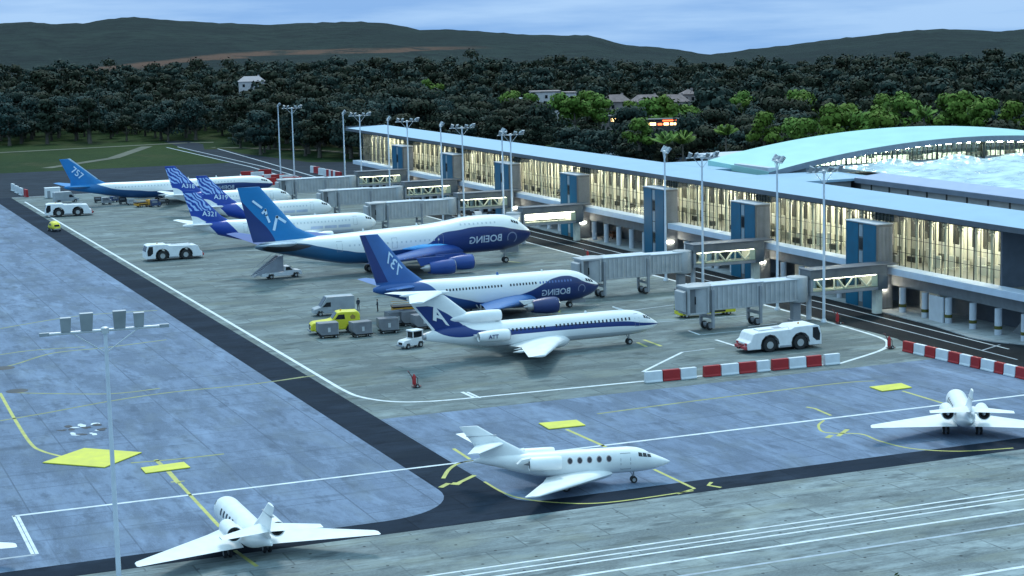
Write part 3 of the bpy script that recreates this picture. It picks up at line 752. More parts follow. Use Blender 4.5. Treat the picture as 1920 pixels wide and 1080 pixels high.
# --- blue-bellied twin jet with a mirrored number on its fin
TXT = mat('livery_lettering', (.46, .54, .66), .4, var=.05)
TXT2 = mat('tail_lettering', (.62, .78, .92), .4, var=.05)
def logo(root, h, x, z, r, m):
    mb = MB(); P = []; Q = []
    for k in range(17):
        a = math.radians(-60+k*270/16)
        for rr_, W in ((r, P), (r*.80, Q)):
            q = (x+rr_*math.cos(a), z+rr_*math.sin(a)); W.append((q[0], -(h.side(*q)+.03), q[1]))
    n = len(P); mb.add(P+Q, [(i, i+1, n+i+1, n+i) for i in range(n-1)])
    mb.build('emblem', m, root)
DIMTXT = mat('emblem_grey', (.16, .20, .32), .4, var=.05)
def twinjet():
    X0, Y0 = 110., 278.6
    t = thing('twinjet_airliner', 'white and blue twin-engined airliner with dark cabin windows and mirrored digits on its fin', 'airliner', (X0, Y0, 0))
    w = lambda L: [(a-X0,)+tuple(b) for a, *b in L]
    h = Hull(w([(130.1, 3.2, 3.42, .08), (129.7, 2.8, 3.85, .5), (128.8, 2.15, 4.45, 1.1), (127.6, 1.7, 5.25, 1.7), (126.2, 1.4, 5.95, 2.15), (124.4, 1.2, 6.35, 2.42), (122, 1.15, 6.5, 2.5), (112, 1.15, 6.5, 2.5), (106, 1.2, 6.5, 2.5), (102.5, 1.6, 6.55, 2.35), (99, 2.4, 6.6, 1.95), (95.5, 3.5, 6.6, 1.4), (92.5, 4.5, 6.45, .85), (90.6, 5.05, 6.1, .4), (90.1, 5.3, 5.85, .16)]))
    blue = [(90-X0, 7.2), (94.5-X0, 7.1), (98.4-X0, 6.3), (101.1-X0, 4.45), (105.6-X0, 3.05), (109.4-X0, 2.35), (112.2-X0, 2.75), (116-X0, 3.55), (119-X0, 4.7), (121.4-X0, 5.55), (123-X0, 5.7), (124.8-X0, 5.35), (126.4-X0, 4.55), (128.3-X0, 3.9), (130.2-X0, 3.45)]
    lv = livery('twinjet_paint', MW, [('below', blue, [(90-X0, (.030, .105, .32)), (100-X0, (.022, .085, .26)), (112-X0, (.014, .048, .19)), (122-X0, (.010, .028, .125)), (130-X0, (.012, .030, .12))])])
    h.mesh().build('fuselage', lv, t, smooth=60)
    both(t, 'wing', [(118.2-X0, 1.8, 2.1, 10.5, .9), (113.2-X0, 6.2, 2.5, 6.6, .8), (105.3-X0, 16.6, 3.6, 2.3, .7), (104.9-X0, 17., 3.65, 1.7, .5)], MIDBLUE)
    flap_fairings(t, [(111.6-X0, 5.2, 2.1, 3.6), (108.8-X0, 9.2, 2.55, 3.2)], WHITE)
    fin = foil([(99.0-X0, 0, 6.3, 8.3, .5), (95.9-X0, 0, 8.8, 5.9, .5), (91.2-X0, 0, 14.6, 2.9, .5)], vertical=True).build('tail_fin', MIDBLUE, t, smooth=50)
    rd_ = MB(); rd_.prism([(92.6-X0, 6.75), (90.65-X0, 6.75), (88.2-X0, 14.55), (89.0-X0, 14.55)], 'y', -.26, .26); rd_.build('rudder', RUDDER, fin)
    ns = -.40
    def fn(u, v): return (93.55-X0+u*.66+v*.50, ns, 9.6-u*.84+v*.80)
    text_mesh('tail_number', '737', 2.3, fn, TXT2, fin, bold=.012, mirror=True)
    both(t, 'tailplane', [(97.2-X0, .8, 5.7, 5.2, .6), (91.7-X0, 7.4, 6.5, 1.9, .5)], MIDBLUE)
    for s in (1, -1):
        nacelle(t, 119.6-X0, 6.4*s, 1.75, 5.4, 1.35, NAVY, pyl=(WHITE, 2.75))
    cabin_windows(t, h, [117.6-X0-i*.56 for i in range(29) if i not in (9, 10)], 4.95, .27, .38, m=mat('cabin_window_dark', (.01, .014, .03), .25, var=0))
    cabin_windows(t, h, [118.4-X0+i*.56 for i in range(11)], 4.95, .26, .36, m=mat('cabin_window_on_blue', (.10, .16, .40), .25, var=0))
    text_mesh('hull_lettering', 'BOEING', 1.45, hull_text(h, 121.2-X0, 3.15, .01), TXT, t, bold=.015, mirror=True, cuts=.12)
    logo(t, h, 126.0-X0, 3.35, .75, DIMTXT)
    cockpit(t, h, 126.9-X0, 128.7-X0, 4.55, 5.0, -.16)
    gear(t, 124.6-X0, 0, 1.6, .48, .3, name='nose_gear')
    nd = MB(); nd.box(124.9-X0, 127.4-X0, .5, .56, .75, 1.4); nd.box(124.9-X0, 127.4-X0, -.56, -.5, .75, 1.4); nd.build('gear_door', GREY, t)
    for s in (1, -1): gear(t, 107.4-X0, 3.2*s, 2.3, .68, .45)
    antenna(t, 112-X0, 6.5, MIDBLUE); antenna(t, 120-X0, 6.5, WHITE, .3)
    return t
twinjet()

# --- four-engined jumbo with an upper deck
def jumbo():
    X0, Y0 = 115., 338.
    t = thing('jumbo_airliner', 'large white and blue four-engined airliner with upper deck hump and bright blue fin', 'airliner', (X0, Y0, 0))
    w = lambda L: [(a-X0,)+tuple(b) for a, *b in L]
    h = Hull(w([(142.9, 5.4, 5.75, .1), (142.4, 4.7, 6.5, .8), (141.2, 3.9, 7.5, 1.6), (139.8, 3.3, 8.6, 2.2), (138.2, 2.9, 9.4, 2.7), (136.2, 2.6, 9.8, 3.05), (133, 2.5, 9.9, 3.2), (128.5, 2.5, 9.75, 3.25), (124.5, 2.45, 9.2, 3.25), (120, 2.3, 8.75, 3.25), (112, 1.9, 8.45, 3.25), (105, 2.1, 8.15, 3.1), (100, 2.9, 7.95, 2.7), (95, 4.0, 7.8, 2.1), (90.5, 5.1, 7.6, 1.3), (87.2, 5.9, 7.2, .6), (86.2, 6.3, 6.8, .2)]))
    blue = [(86-X0, 7.0), (88-X0, 7.25), (94-X0, 7.0), (98-X0, 6.2), (103.3-X0, 5.05), (108.7-X0, 4.4), (115.2-X0, 4.6), (119.6-X0, 5.2), (123.6-X0, 7.3), (126.4-X0, 7.55), (131-X0, 7.95), (134.3-X0, 7.75), (137.7-X0, 7.1), (140.6-X0, 6.5), (143-X0, 6.1)]
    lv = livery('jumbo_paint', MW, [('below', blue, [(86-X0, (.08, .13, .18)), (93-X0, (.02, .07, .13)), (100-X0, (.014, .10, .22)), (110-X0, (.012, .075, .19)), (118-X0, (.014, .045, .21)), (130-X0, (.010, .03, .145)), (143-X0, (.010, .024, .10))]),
        ('band', [(86.5-X0, 9), (87.4-X0, 6.25), (89.5-X0, 5.5), (92.5-X0, 5.5), (95-X0, 5.9), (96.6-X0, 6.35), (97-X0, 9)], [(86.5-X0, 6.2), (87.4-X0, 6.35), (89.5-X0, 6.85), (92-X0, 7.0), (94.5-X0, 6.75), (96.6-X0, 6.4), (97-X0, 6.3)], (.012, .014, .018))])  # band: near-black patch put on the hull below the near tailplane
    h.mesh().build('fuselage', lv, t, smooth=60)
    both(t, 'wing', [(127.6-X0, 2.2, 3.3, 14.5, .9), (119-X0, 9.5, 4.0, 8.6, .8), (104.5-X0, 27, 5.6, 3.2, .7), (103.8-X0, 27.6, 5.7, 2.2, .5)], BLUE)
    for s in (1, -1):
        wl = MB(); wl.prism([(104-X0, 5.6), (101.6-X0, 5.6), (100.2-X0, 7.6), (101.2-X0, 7.6)], 'y', 27.4*s-.08, 27.4*s+.08); wl.build('winglet', WHITE, t)
    flap_fairings(t, [(114.5-X0, 7, 3.3, 5), (110-X0, 13, 3.9, 4.4), (106-X0, 19, 4.5, 4)], BLUE)
    wf = MB(); wf.lathe([(0, .1), (-2, .55), (-6, .7), (-10, .1)], (124.5-X0, -3.15, 4.6), 'x', 12); wf.build('wing_root_fairing', mat('bright_fairing', (.12, .45, .85), .2), t, smooth=60)
    fl = livery('jumbo_fin_paint', (.010, .19, .46), [('below', [(83-X0, 16.5), (86-X0, 13), (89.6-X0, 8.6), (90.5-X0, 6)], (.014, .038, .16))])
    fin = foil([(99.2-X0, 0, 7.5, 13.4, .45), (94.4-X0, 0, 9.8, 9.2, .5), (87.5-X0, 0, 18.05, 4.3, .5)], vertical=True).build('tail_fin', fl, t, smooth=50)
    # the mirrored tail number: strokes
    st = MB(); yy = -.52
    def stroke(pts, wd):
        P = [Vector(p) for p in pts]
        for a, b in zip(P, P[1:]):
            d = (b-a).normalized(); n = Vector((-d.y, d.x))*wd/2; a2, b2 = a-d*wd*.3, b+d*wd*.3
            st.prism([tuple(a2+n), tuple(b2+n), tuple(b2-n), tuple(a2-n)], 'y', yy-.02, yy)
        
    c = lambda L: [(a-X0, b) for a, b in L]
    stroke(c([(86.0, 15.4), (87.6, 14.1)]), .42); stroke(c([(87.75, 13.05), (88.35, 13.65), (88.5, 12.6), (89.0, 11.3)]), .42)
    stroke(c([(89.85, 9.75), (90.5, 12.2), (92.1, 11.1)]), .5); stroke(c([(91.2, 10.1), (92.7, 8.4)]), .16)
    st.build('tail_number', TXT2, fin)
    for sd, mm in ((1, BLUE), (-1, mat('tailplane_sky_sheen', (.50, .60, .68), .4))):  # near one coloured pale to imitate sky reflected on its top
        foil([(94.5-X0, 1., 6.9, 7.6, .6), (86.0-X0, 11.4, 8.2, 2.6, .5)], sd).build('tailplane', mm, t, smooth=50)
    for s in (1, -1):
        nacelle(t, 126.4-X0, 10.2*s, 2.15, 6.2, 1.5, BLUE, pyl=(BLUE, 3.8)); nacelle(t, 119.4-X0, 18.5*s, 2.7, 6.0, 1.45, BLUE, pyl=(BLUE, 4.6))
    text_mesh('hull_lettering', 'BOEING', 1.95, hull_text(h, 132.0-X0, 5.35, .03), TXT, t, bold=.015, mirror=True, cuts=.12)
    logo(t, h, 137.8-X0, 5.3, 1.15, DIMTXT)
    cockpit(t, h, 137.9-X0, 139.6-X0, 8.35, 8.85, -.2)
    WF = mat('faint_window', (.50, .54, .57), .3, var=0)
    cabin_windows(t, h, [104-X0+i*.95 for i in range(20)], 6.0, .3, .36, m=WF)
    cabin_windows(t, h, [127-X0+i*.9 for i in range(9)], 8.55, .3, .36, m=WF)
    for x in (102, 113, 122.5): door(t, h, x-X0, 4.9, 6.9, 1.1)
    gear(t, 137.3-X0, 0, 2.8, .6, .4, name='nose_gear')
    for s in (1, -1): gear(t, 113-X0, 5.2*s, 3.2, .72, .5, bogie=.85); gear(t, 110-X0, 1.9*s, 2.4, .72, .5, bogie=.85)
    for x in (128, 119, 108): antenna(t, x-X0, h.at(x-X0)[1], WHITE, .5)
    return t
jumbo()

# --- long narrow twin jet far at the end of the row
def longjet():
    X0, Y0 = 104., 510.
    t = thing('narrow_airliner', 'farthest airliner, white top and dark blue belly, three readable digits on its bright blue fin', 'airliner', (X0, Y0, 0))
    w = lambda L: [(a-X0,)+tuple(b) for a, *b in L]
    h = Hull(w([(136, 3.3, 3.6, .1), (135.3, 2.7, 4.3, .7), (134, 2.1, 5.1, 1.4), (132.4, 1.7, 5.75, 1.9), (130, 1.5, 6.1, 2.2), (126, 1.45, 6.2, 2.25), (100, 1.45, 6.2, 2.25), (95, 1.8, 6.25, 2.1), (90, 2.6, 6.3, 1.75), (84, 3.8, 6.3, 1.1), (79, 4.8, 6.1, .5), (77.4, 5.3, 5.8, .15)]))
    blue = [(77-X0, 6.8), (84-X0, 6.5), (87.5-X0, 5.6), (92-X0, 4.4), (97-X0, 3.9), (103-X0, 3.4), (109-X0, 3.6), (112-X0, 3.9), (116-X0, 4.4), (124-X0, 4.6), (130-X0, 4.2), (136-X0, 3.6)]
    lv = livery('longjet_paint', MW, [('below', blue, [(77-X0, (.010, .19, .48)), (84-X0, (.015, .16, .40)), (90-X0, (.012, .07, .18)), (110-X0, (.012, .045, .15)), (136-X0, (.012, .035, .16))])])
    h.mesh(28).build('fuselage', lv, t, smooth=60)
    both(t, 'wing', [(116-X0, 1.8, 2.2, 11, .9), (111-X0, 7, 2.7, 7, .8), (101-X0, 20, 3.9, 2.2, .7)], WHITE)
    fin = foil([(89.5-X0, 0, 5.9, 10.5, .5), (86.5-X0, 0, 7.4, 7.4, .5), (79.4-X0, 0, 13.4, 3.0, .5)], vertical=True).build('tail_fin', SKYBLUE, t, smooth=50)
    le = MB(); le.prism([(86.6-X0, 7.5), (79.4-X0, 13.45), (78.7-X0, 13.45), (85.8-X0, 7.5)], 'y', -.2, .2); le.build('fin_edge', mat('pale_fin_edge', (.45, .60, .75), .4), fin)
    text_mesh('tail_number', '757', 2.5, lambda u, v: (81.0-X0+u*.72+v*.50, -.42, 9.35-u*.66+v*.86), TXT2, fin, bold=.014)
    both(t, 'tailplane', [(84.5-X0, .8, 5.6, 6, .6), (77.6-X0, 8., 6.3, 2., .5)], SKYBLUE)
    for s in (1, -1): nacelle(t, 117-X0, 7*s, 1.9, 5.4, 1.4, NAVY, pyl=(WHITE, 2.9))
    WF = mat('faint_window', (.50, .54, .57), .3, var=0)
    cabin_windows(t, h, [91-X0+i*.9 for i in range(38)], 5.0, .3, .36, m=WF)
    text_mesh('hull_lettering', 'BOEING', 1.5, hull_text(h, 121.5-X0, 3.3), TXT, t, bold=.015, mirror=True, cuts=.12)
    cockpit(t, h, 132.2-X0, 134.2-X0, 4.75, 5.15, -.14)
    gear(t, 130-X0, 0, 1.8, .5, .3, name='nose_gear')
    for s in (1, -1): gear(t, 104-X0, 3.4*s, 2.4, .62, .42, bogie=.7)
    for x in (112, 120, 127): antenna(t, x-X0, 6.2, WHITE, .5)
    return t
longjet()

# --- three white jets with feather-patterned blue tails
def feather_jet(X0, Y0, L, label, number, nose, fin_te, dots):
    """nose: x of the nose tip; fin_te: x of fin tip trailing edge; built in world x minus X0"""
    t = thing('feather_tail_airliner', label, 'airliner', (X0, Y0, 0), 0, 'white airliners with feather-patterned blue tails')
    n = nose-X0; q = fin_te-X0           # fin tip trailing edge; tail cone ends about there
    h = Hull([(n, 3.3, 3.6, .1), (n-.6, 2.6, 4.35, .75), (n-1.8, 1.95, 5.1, 1.5), (n-3.2, 1.5, 5.8, 2.), (n-5, 1.25, 6.05, 2.25), (n-8, 1.2, 6.1, 2.32), (q+16, 1.2, 6.1, 2.32), (q+12.5, 1.6, 6.15, 2.15), (q+9, 2.5, 6.2, 1.75), (q+5, 3.7, 6.15, 1.15), (q+1.5, 4.8, 5.95, .6), (q-.4, 5.2, 5.7, .25)])
    B0 = (.010, .05, .32)
    lv = livery('feather_hull_'+number, MW, [('slab', .9, q+9.9, q+14.5, B0), ('below', [(q-2, 0), (n-18, 0), (n-17.8, 2.6), (n-6, 2.6), (n-5.8, 0), (n+1, 0)], (.60, .64, .72))])
    h.mesh(28).build('fuselage', lv, t, smooth=60)
    both(t, 'wing', [(n-13, 1.8, 2.0, 9, .9), (n-17.5, 6.5, 2.5, 5.4, .8), (n-25, 17.5, 3.7, 2., .7)], WHITE)
    tipz = 13.1
    fl = livery('feather_fin_'+number, (.012, .055, .33), [('feather', .8, 8.6, 12.6, q+13.2, (.34, .52, .88)), ('below', [(q-1, 7.6), (q+2.2, 7.4), (q+4.2, 6.4), (q+5.4, 5.8), (q+12, 4)], (.78, .80, .80)), ('slab', .92, q+15.25, q+30, (.70, .76, .86))])
    fin = foil([(q+10.2, 0, 5.9, 8.3, .5), (q+8.2, 0, 7.2, 6.6, .5), (q+2.4, 0, tipz, 2.6, .5)], vertical=True).build('tail_fin', fl, t, smooth=50)
    text_mesh('tail_number', number, 1.55, lambda u, v: (q+5.6+u, -.40, 7.75+v-.12*u), TXT2, fin, bold=.014)
    both(t, 'tailplane', [(q+6.3, .7, 5.5, 4.6, .6), (q+.4, 6.6, 6.2, 1.6, .5)], WHITE)
    for s in (1, -1): nacelle(t, n-12.2, 6.2*s, 1.75, 4.8, 1.25, WHITE, pyl=(WHITE, 2.6))
    cockpit(t, h, n-3.0, n-1.35, 4.75, 5.2, -.14)
    cabin_windows(t, h, [n-7-i*.8 for i in range(dots)], 4.65, .28, .36, m=mat('faint_window', (.50, .54, .57), .3, var=0))
    for x in (n-5.6, q+13): door(t, h, x, 3.5, 5.4, .9)
    mk = MB()
    for i in range(3):
        p = h.patch([(n-16+i*3.2, 3.15), (n-13.2+i*3.2, 3.15), (n-13.2+i*3.2, 3.75), (n-16+i*3.2, 3.75)], -1, .02); mk.add(p.v, p.f)
    mk.build('hull_marking', mat('pale_blue_marking', (.50, .57, .72), .4), t)
    gear(t, n-5.5, 0, 1.6, .48, .3, name='nose_gear')
    for s in (1, -1): gear(t, n-19, 3.1*s, 2.2, .62, .42)
    antenna(t, n-14, 6.1, WHITE, .4)
    return t
feather_jet(107, 394, 44, 'longest and nearest to the jumbo of the white airliners with feather-patterned blue tails', 'A321', 128.7, 85.0, 30)
feather_jet(113, 432, 33, 'middle one of the white airliners with feather-patterned blue tails, parked between the other two', 'A319', 129.8, 96.6, 18)
feather_jet(113, 468, 33, 'white feather-tailed airliner parked next to the farthest, blue-finned airliner', 'A318', 129.4, 96.7, 18)

# --- business jets
def bizjet(label, loc, rot, sx=1., sy=1., near=False):
    """nose along +x, origin under the main wheels; real size about 17 m"""
    t = thing('business_jet', label, 'business jet', loc, rot, 'small white business jets')
    a = lambda x: x*sx
    h = Hull([(a(8.95), 1.98, 2.09, .05), (a(8.6), 1.76, 2.34, .3), (a(7.9), 1.50, 2.76, .64), (a(7.25), 1.33, 3.12, .88), (a(6.7), 1.24, 3.52, 1.04), (a(6.0), 1.2, 3.78, 1.16), (a(5.2), 1.18, 3.88, 1.2), (a(0), 1.18, 3.88, 1.2), (a(-1.5), 1.28, 3.88, 1.16), (a(-3.2), 1.75, 3.86, .98), (a(-5), 2.45, 3.8, .64), (a(-6.6), 3.0, 3.66, .28), (a(-7.2), 3.2, 3.5, .1)], k=6)
    h.mesh(32).build('fuselage', WHITE, t, smooth=60)
    hs = 10.4*sy
    both(t, 'wing', [(5.2, .75, 1.30, 7.0, .62), (2.9, 3.0, 1.42, 5.4, .6), (-4.1, hs-.2, 1.92, 1.5, .6), (-4.5, hs, 1.94, 1.0, .5)], WHITE)
    fin = foil([(a(-2.4), 0, 3.6, a(4.2), .55), (a(-4.6), 0, 5.2, a(2.65), .5), (a(-6.8), 0, 7.0, a(1.5), .5)], vertical=True).build('tail_fin', WHITE, t, smooth=50)
    rl = MB(); rl.box(a(-7.75), a(-5.3), -.175, .175, 5.92, 5.95); rl.build('rudder_line', GREY, fin)
    both(t, 'tailplane', [(a(-4.7), .1, 5.0, a(2.3), .6), (a(-7.2), 4.7, 5.2, a(.95), .5)] if near else [(a(-4.5), .1, 4.35, a(2.3), .6), (a(-6.9), 4.5, 4.5, a(.95), .5)], WHITE)
    for s in (1, -1):
        y = 1.98*s; EX, EZ = a(-.35), 3.12
        mb = MB(); L = a(4.2); r = .74
        mb.lathe([(-.12*L, r*.74), (-.01*L, r*.8), (0, r*.88), (-.05*L, r*.97), (-.2*L, r), (-.55*L, r*.99), (-.62*L, r*.95), (-.6*L, r*.84)], (EX, y, EZ), 'x', 24, 0, caps=False)
        e = mb.build('engine', WHITE, t, smooth=45)
        f = MB(); f.lathe([(-.1*L, r*.75), (-.1*L, .15), (-.03*L, .02)], (EX, y, EZ), 'x', 18); f.build('fan', DARK, e, smooth=30)
        x_ = MB(); x_.lathe([(-.52*L, r*.90), (-.60*L, r*.86), (-.605*L, r*.62), (-.5*L, r*.58), (-.5*L, .1)], (EX, y, EZ), 'x', 18, 0, caps=False); x_.lathe([(-.48*L, r*.4), (-.72*L, .03)], (EX, y, EZ), 'x', 14, 1); x_.build('exhaust', [DARK, GREY], e, smooth=40)
        p = MB(); p.box(a(-2.3), a(-.7), min(.8*s, 1.5*s), max(.8*s, 1.5*s), 3.0, 3.25); p.build('engine_strut', WHITE, e)
        if not near: continue
        rv = MB(); rv.prism([(EX-.60*L, EZ+r*.55), (EX-.86*L, EZ+.1), (EX-.76*L, EZ+r*.8), (EX-.58*L, EZ+r*1.0)], 'y', y-.35, y+.35); rv.build('thrust_reverser', WHITE, e, bevel=.04)
    if near:
        cabin_windows(t, h, [a(3.7)-i*.8*sx for i in range(5)], 3.0, .46, .56, (-1, 1), mat('cabin_porthole', (.035, .03, .035), .15, var=0), oval=True)
        door(t, h, a(5.08), 1.75, 3.45, .85*sx); 
    else: cabin_windows(t, h, [a(4.0)-i*.85*sx for i in range(5)], 3.0, .46, .62, (-1, 1), GLASSD)
    cockpit(t, h, a(6.15), a(7.3), 3.05, 3.42, -.09)
    gear(t, a(5.9), 0, 1.4, .36, .2, name='nose_gear')
    for s in (1, -1): gear(t, 0, 1.85*s, 1.5, .46, .26)
    return t
bizjet('small white business jet seen from the side with five round windows and an outlined door', (74.65, 169.5, 0), math.radians(-13.5), 1.28, 1.0, True)
bizjet('small white business jet seen from behind at a slant beside the foreground lamp mast', (38.9, 160.4, 0), math.radians(90), 1.25, 1.07)
bizjet('small white business jet seen from straight behind with two round dark exhausts and swept wings', (125.0, 170.1, 0), math.radians(60), 1.2, 1.02)
bizjet('business jet showing only a white wing tip at the left edge by double white lines', (8.0, 171.6, 0), math.radians(90), 1.25, 1.07)

# ------------------------------------------------------------------ concourse
TY = [253.7, 292.5, 328.5, 370.2, 409.5, 447.6, 486.9]     # stair tower centres along the front
TW = 4.5
def concourse():
    X0, Y0 = 169., 370.
    O = (X0, Y0, 0)
    t = thing('airport_concourse', 'long glazed airport concourse with flat pale roof, warm lit interior and blue stair towers', 'airport building', O)
    def part(name, mb, mats, parent=t, **k): return mb.build(name, mats, parent, org=O, **k)
    y0, y1 = 221.5, 528.
    r = MB(); r.prism([(168.0, 16.15), (180.6, 16.55), (180.6, 17.0), (168.0, 16.55)], 'y', 196, 541); rf = part('roof', r, ROOF)
    f = MB(); f.box(167.9, 167.995, 196, 541, 15.75, 16.58); f.box(168, 180.5, 196, 541, 15.72, 16.1); f.box(168, 180.6, 541.003, 541.1, 15.75, 17.02); part('roof_fascia', f, FASCIA, rf)
    sl = MB(); sl.box(169.4, 180.4, y0, y1, 6.2, 7.0); part('floor_slab', sl, INFLOOR)
    # ledge under the glass, broken by the towers
    edges = [(205, TY[0]-TW)]+[(TY[i]+TW, TY[i+1]-TW) for i in range(6)]+[(TY[6]+TW, 531)]
    for a, b in edges:
        l = MB(); l.box(166.7, 169.4, a+.03, b-.03, 6.25, 7.35); part('ledge', l, LEDGE, bevel=.05)
    w = MB(); w.box(168.9, 169.3, 207, 531, 4.1, 6.24); w.box(169.3, 172, 207, 531, 5.8, 6.15); part('fascia_wall', w, CONC)
    w = MB(); w.box(174.6, 174.9, 236, 531, 0, 6.15); part('recessed_wall', w, CONC)
    w = MB(); w.box(174.5, 174.595, 206, 236, 0, 6.15); part('dark_wall', w, FASCIA)
    for yy in (TY[0]-12, TY[1]-12):
        lw = MB(); lw.box(173, 174.55, yy, yy+5.5, 0, 5.7); part('lit_wall', lw, CREAM)
    # ground floor columns with hazard bands
    yc = [214.6+6.15*i for i in range(52)]
    for i, y in enumerate(yc):
        if min(abs(y-q) for q in TY) < 5.6: continue
        c = MB(); c.lathe([(0, .55), (4.08, .55)], (168.4, y, 0), 'z', 14); co = part('column', c, PALE, smooth=40)
        if i < 14:
            k = MB(); k.lathe([(1.0, .58), (1.45, .62), (1.5, .57)], (168.4, y, 0), 'z', 14, 0); part('hazard_band', k, mat('hazard_band_olive', (.10, .095, .01), .6, var=.3, vs=4), co, smooth=40)
    for a, b in ((233.6, 237.2), (270.5, 275), (308, 312)):
        p = MB(); p.box(167.7, 167.95, a, b, 0, 4.09); part('wall_panel', p, PALE)
    st = MB()
    for i in range(14): st.box(171.2, 173.4, 216.2+i*.36, 216.56+i*.36, 0, .3*(14-i), 0)
    part('steps', st, CONC)
    # windows: one glazed bay between two towers
    bays = [(y0, TY[0]-TW)]+[(TY[i]+TW, TY[i+1]-TW) for i in range(6)]+[(TY[6]+TW, y1)]
    gl0, gl1 = 7.35, 15.7
    for a, b in bays:
        gm = MB(); gm.quad((169.3, a, gl0), (169.3, b, gl0), (169.3, b, gl1), (169.3, a, gl1)); gw = part('window', gm, GLASS)
        n = max(3, round((b-a)/1.62)); m = MB()
        for i in range(n+1):
            y = a+(b-a)*i/n; wd = .12 if i % 4 else .2
            m.box(169.24, 169.34, y-wd/2, y+wd/2, gl0, gl1)
        for z in (9.6, 11.9): m.box(169.25, 169.33, a, b, z-.035, z+.035)
        part('mullion', m, MULL, gw)
    for q in TY:                               # glazing behind the tower heads
        gm = MB(); gm.quad((169.3, q-TW, 14), (169.3, q+TW, 14), (169.3, q+TW, gl1), (169.3, q-TW, gl1)); gw = part('window', gm, GLASS)
        m = MB()
        m.box(169.2, 169.34, q-TW, q+TW, 14.9, 15.0)
        for i in range(1, 9): m.box(169.15, 169.36, q-TW+i, q-TW+i+.1, 14, gl1)
        part('mullion', m, MULL, gw)
    for ea, eb in ((221.1, 221.45), (y1, y1+.3)):
        e = MB(); e.box(169.2, 180.4, ea, eb, 0 if ea > 300 else 7.0, 15.7); part('end_wall', e, FASCIA)
    # inside
    cl = MB(); cl.box(169.5, 180.3, y0, y1, 15.3, 15.5); part('ceiling', cl, SLAT)
    rng_ = random.Random(5)
    bw = MB(); y = y0
    while y < y1-.1:
        wd = rng_.choice((.7, .9, 1.2, 1.6, 2.2)); top = rng_.choice((8.6, 8.6, 8.6, 10.4, 11.4, 12.4, 15.2)); yy = min(y+wd, y1)
        bw.box(179.9, 180.2, y, yy, 7.0, top, 0 if (top > 15 or rng_.random() < .15) else 2)
        if top < 15: bw.box(179.95, 180.2, y, yy, top, 15.29, 1)
        y = yy
    part('rear_wall', bw, [CREAM, mat('dim_wall', (.055, .055, .047), .6, var=.3, vs=.8), mat('mid_wall', (.24, .24, .20), .6, var=.3, vs=.8)])
    ic = MB(); y = y0+1.2
    while y < y1:
        ic.lathe([(0, .24), (8.28, .24)], (171.6, y, 7.01), 'z', 10); ic.box(176.6, 177.1, y+1.9, y+2.4, 7.01, 15.28)
        for dz, hw in ((7.2, .55), (7.7, .8), (8.1, 1.1)): ic.box(171.55-.12, 171.55+.12, y-hw, y+hw, 7+dz-.12, 7+dz+.12)
        y += 3.9
    part('interior_column', ic, mat('interior_cream_paint', (.72, .70, .58), .5, var=.05), smooth=30)
    fu = MB(); y = y0+.8
    while y < y1-3:
        L_ = rng_.uniform(1.2, 3.4); k = rng_.random(); x = rng_.uniform(172.4, 175.5)
        if k < .45: fu.box(x, x+.9, y, y+L_, 7.01, 7.9, 0)
        elif k < .8: fu.box(x+1, x+1.3, y, y+L_, 7.01, rng_.uniform(8.4, 9.6), 1)
        else: fu.box(x, x+.6, y, y+L_*.6, 7.01, 8.1, 2)
        y += L_+rng_.uniform(.3, 1.6)
    part('seating', fu, [SLAT, mat('lit_counter', (.75, .74, .66), .5, var=.06), GREY])
    by = MB(); by.box(177.6, 177.75, y0+1, y1-2, 8.7, 10.6); part('gallery_front', by, mat('gallery_white', (.80, .79, .72), .5, var=.05))
    for a, b in bays:
        lm = MB(); y = a+1
        while y < b-1:
            lm.box(174.0, 174.3, y, y+.9, 15.05, 15.25); lm.box(178.6, 178.8, y+.5, y+1.5, 14.9, 15.1); y += 3.4
        part('ceiling_lamp', lm, LAMPW)
    # stair towers
    for i, q in enumerate(TY):
        tw = MB(); tw.box(166.0, 169.1, q-TW, q+TW, .15, 14.0); tb = part('stair_tower', tw, LOUVRE, bevel=.03)
        zb = .2
        for a, b in ((q-TW+.15, q-.75), (q+.75, q+TW-.15)):
            p = MB(); p.box(165.88, 165.995, a, b, zb, 13.85); part('blue_panel', p, TOWERB, tb)
        s = MB()
        zz = 1.0
        while zz < 13: s.box(165.93, 165.99, q-.5, q+.5, zz, zz+1.9, 0 if int(zz) % 3 else 1); zz += 2.15
        part('tower_window', s, [mat('frosted_strip', (.26, .32, .38), .35), GLASSD], tb)
        rr_ = MB(); rr_.box(165.8, 169.1, q-TW-.1, q+TW+.1, 14.0, 14.16); part('tower_coping', rr_, PALE, tb)
        pl = MB(); pl.box(169.5, 171.5, q-TW+.4, q+TW-3, 14.2, 15.2, 0); part('plant_unit', pl, SLAT, tb)
        lv = MB()
        for k in range(10): lv.box(166.4+k*.26, 166.5+k*.26, q-TW-.06, q-TW-.003, .4, 13.6)
        part('louvre_ribs', lv, GREY, tb)
        la = MB(); la.box(166.3, 167.9, q-TW-.22, q-TW-.08, 3.5, 3.66); part('wall_lamp', la, LAMPS, tb)
    return t
concourse()

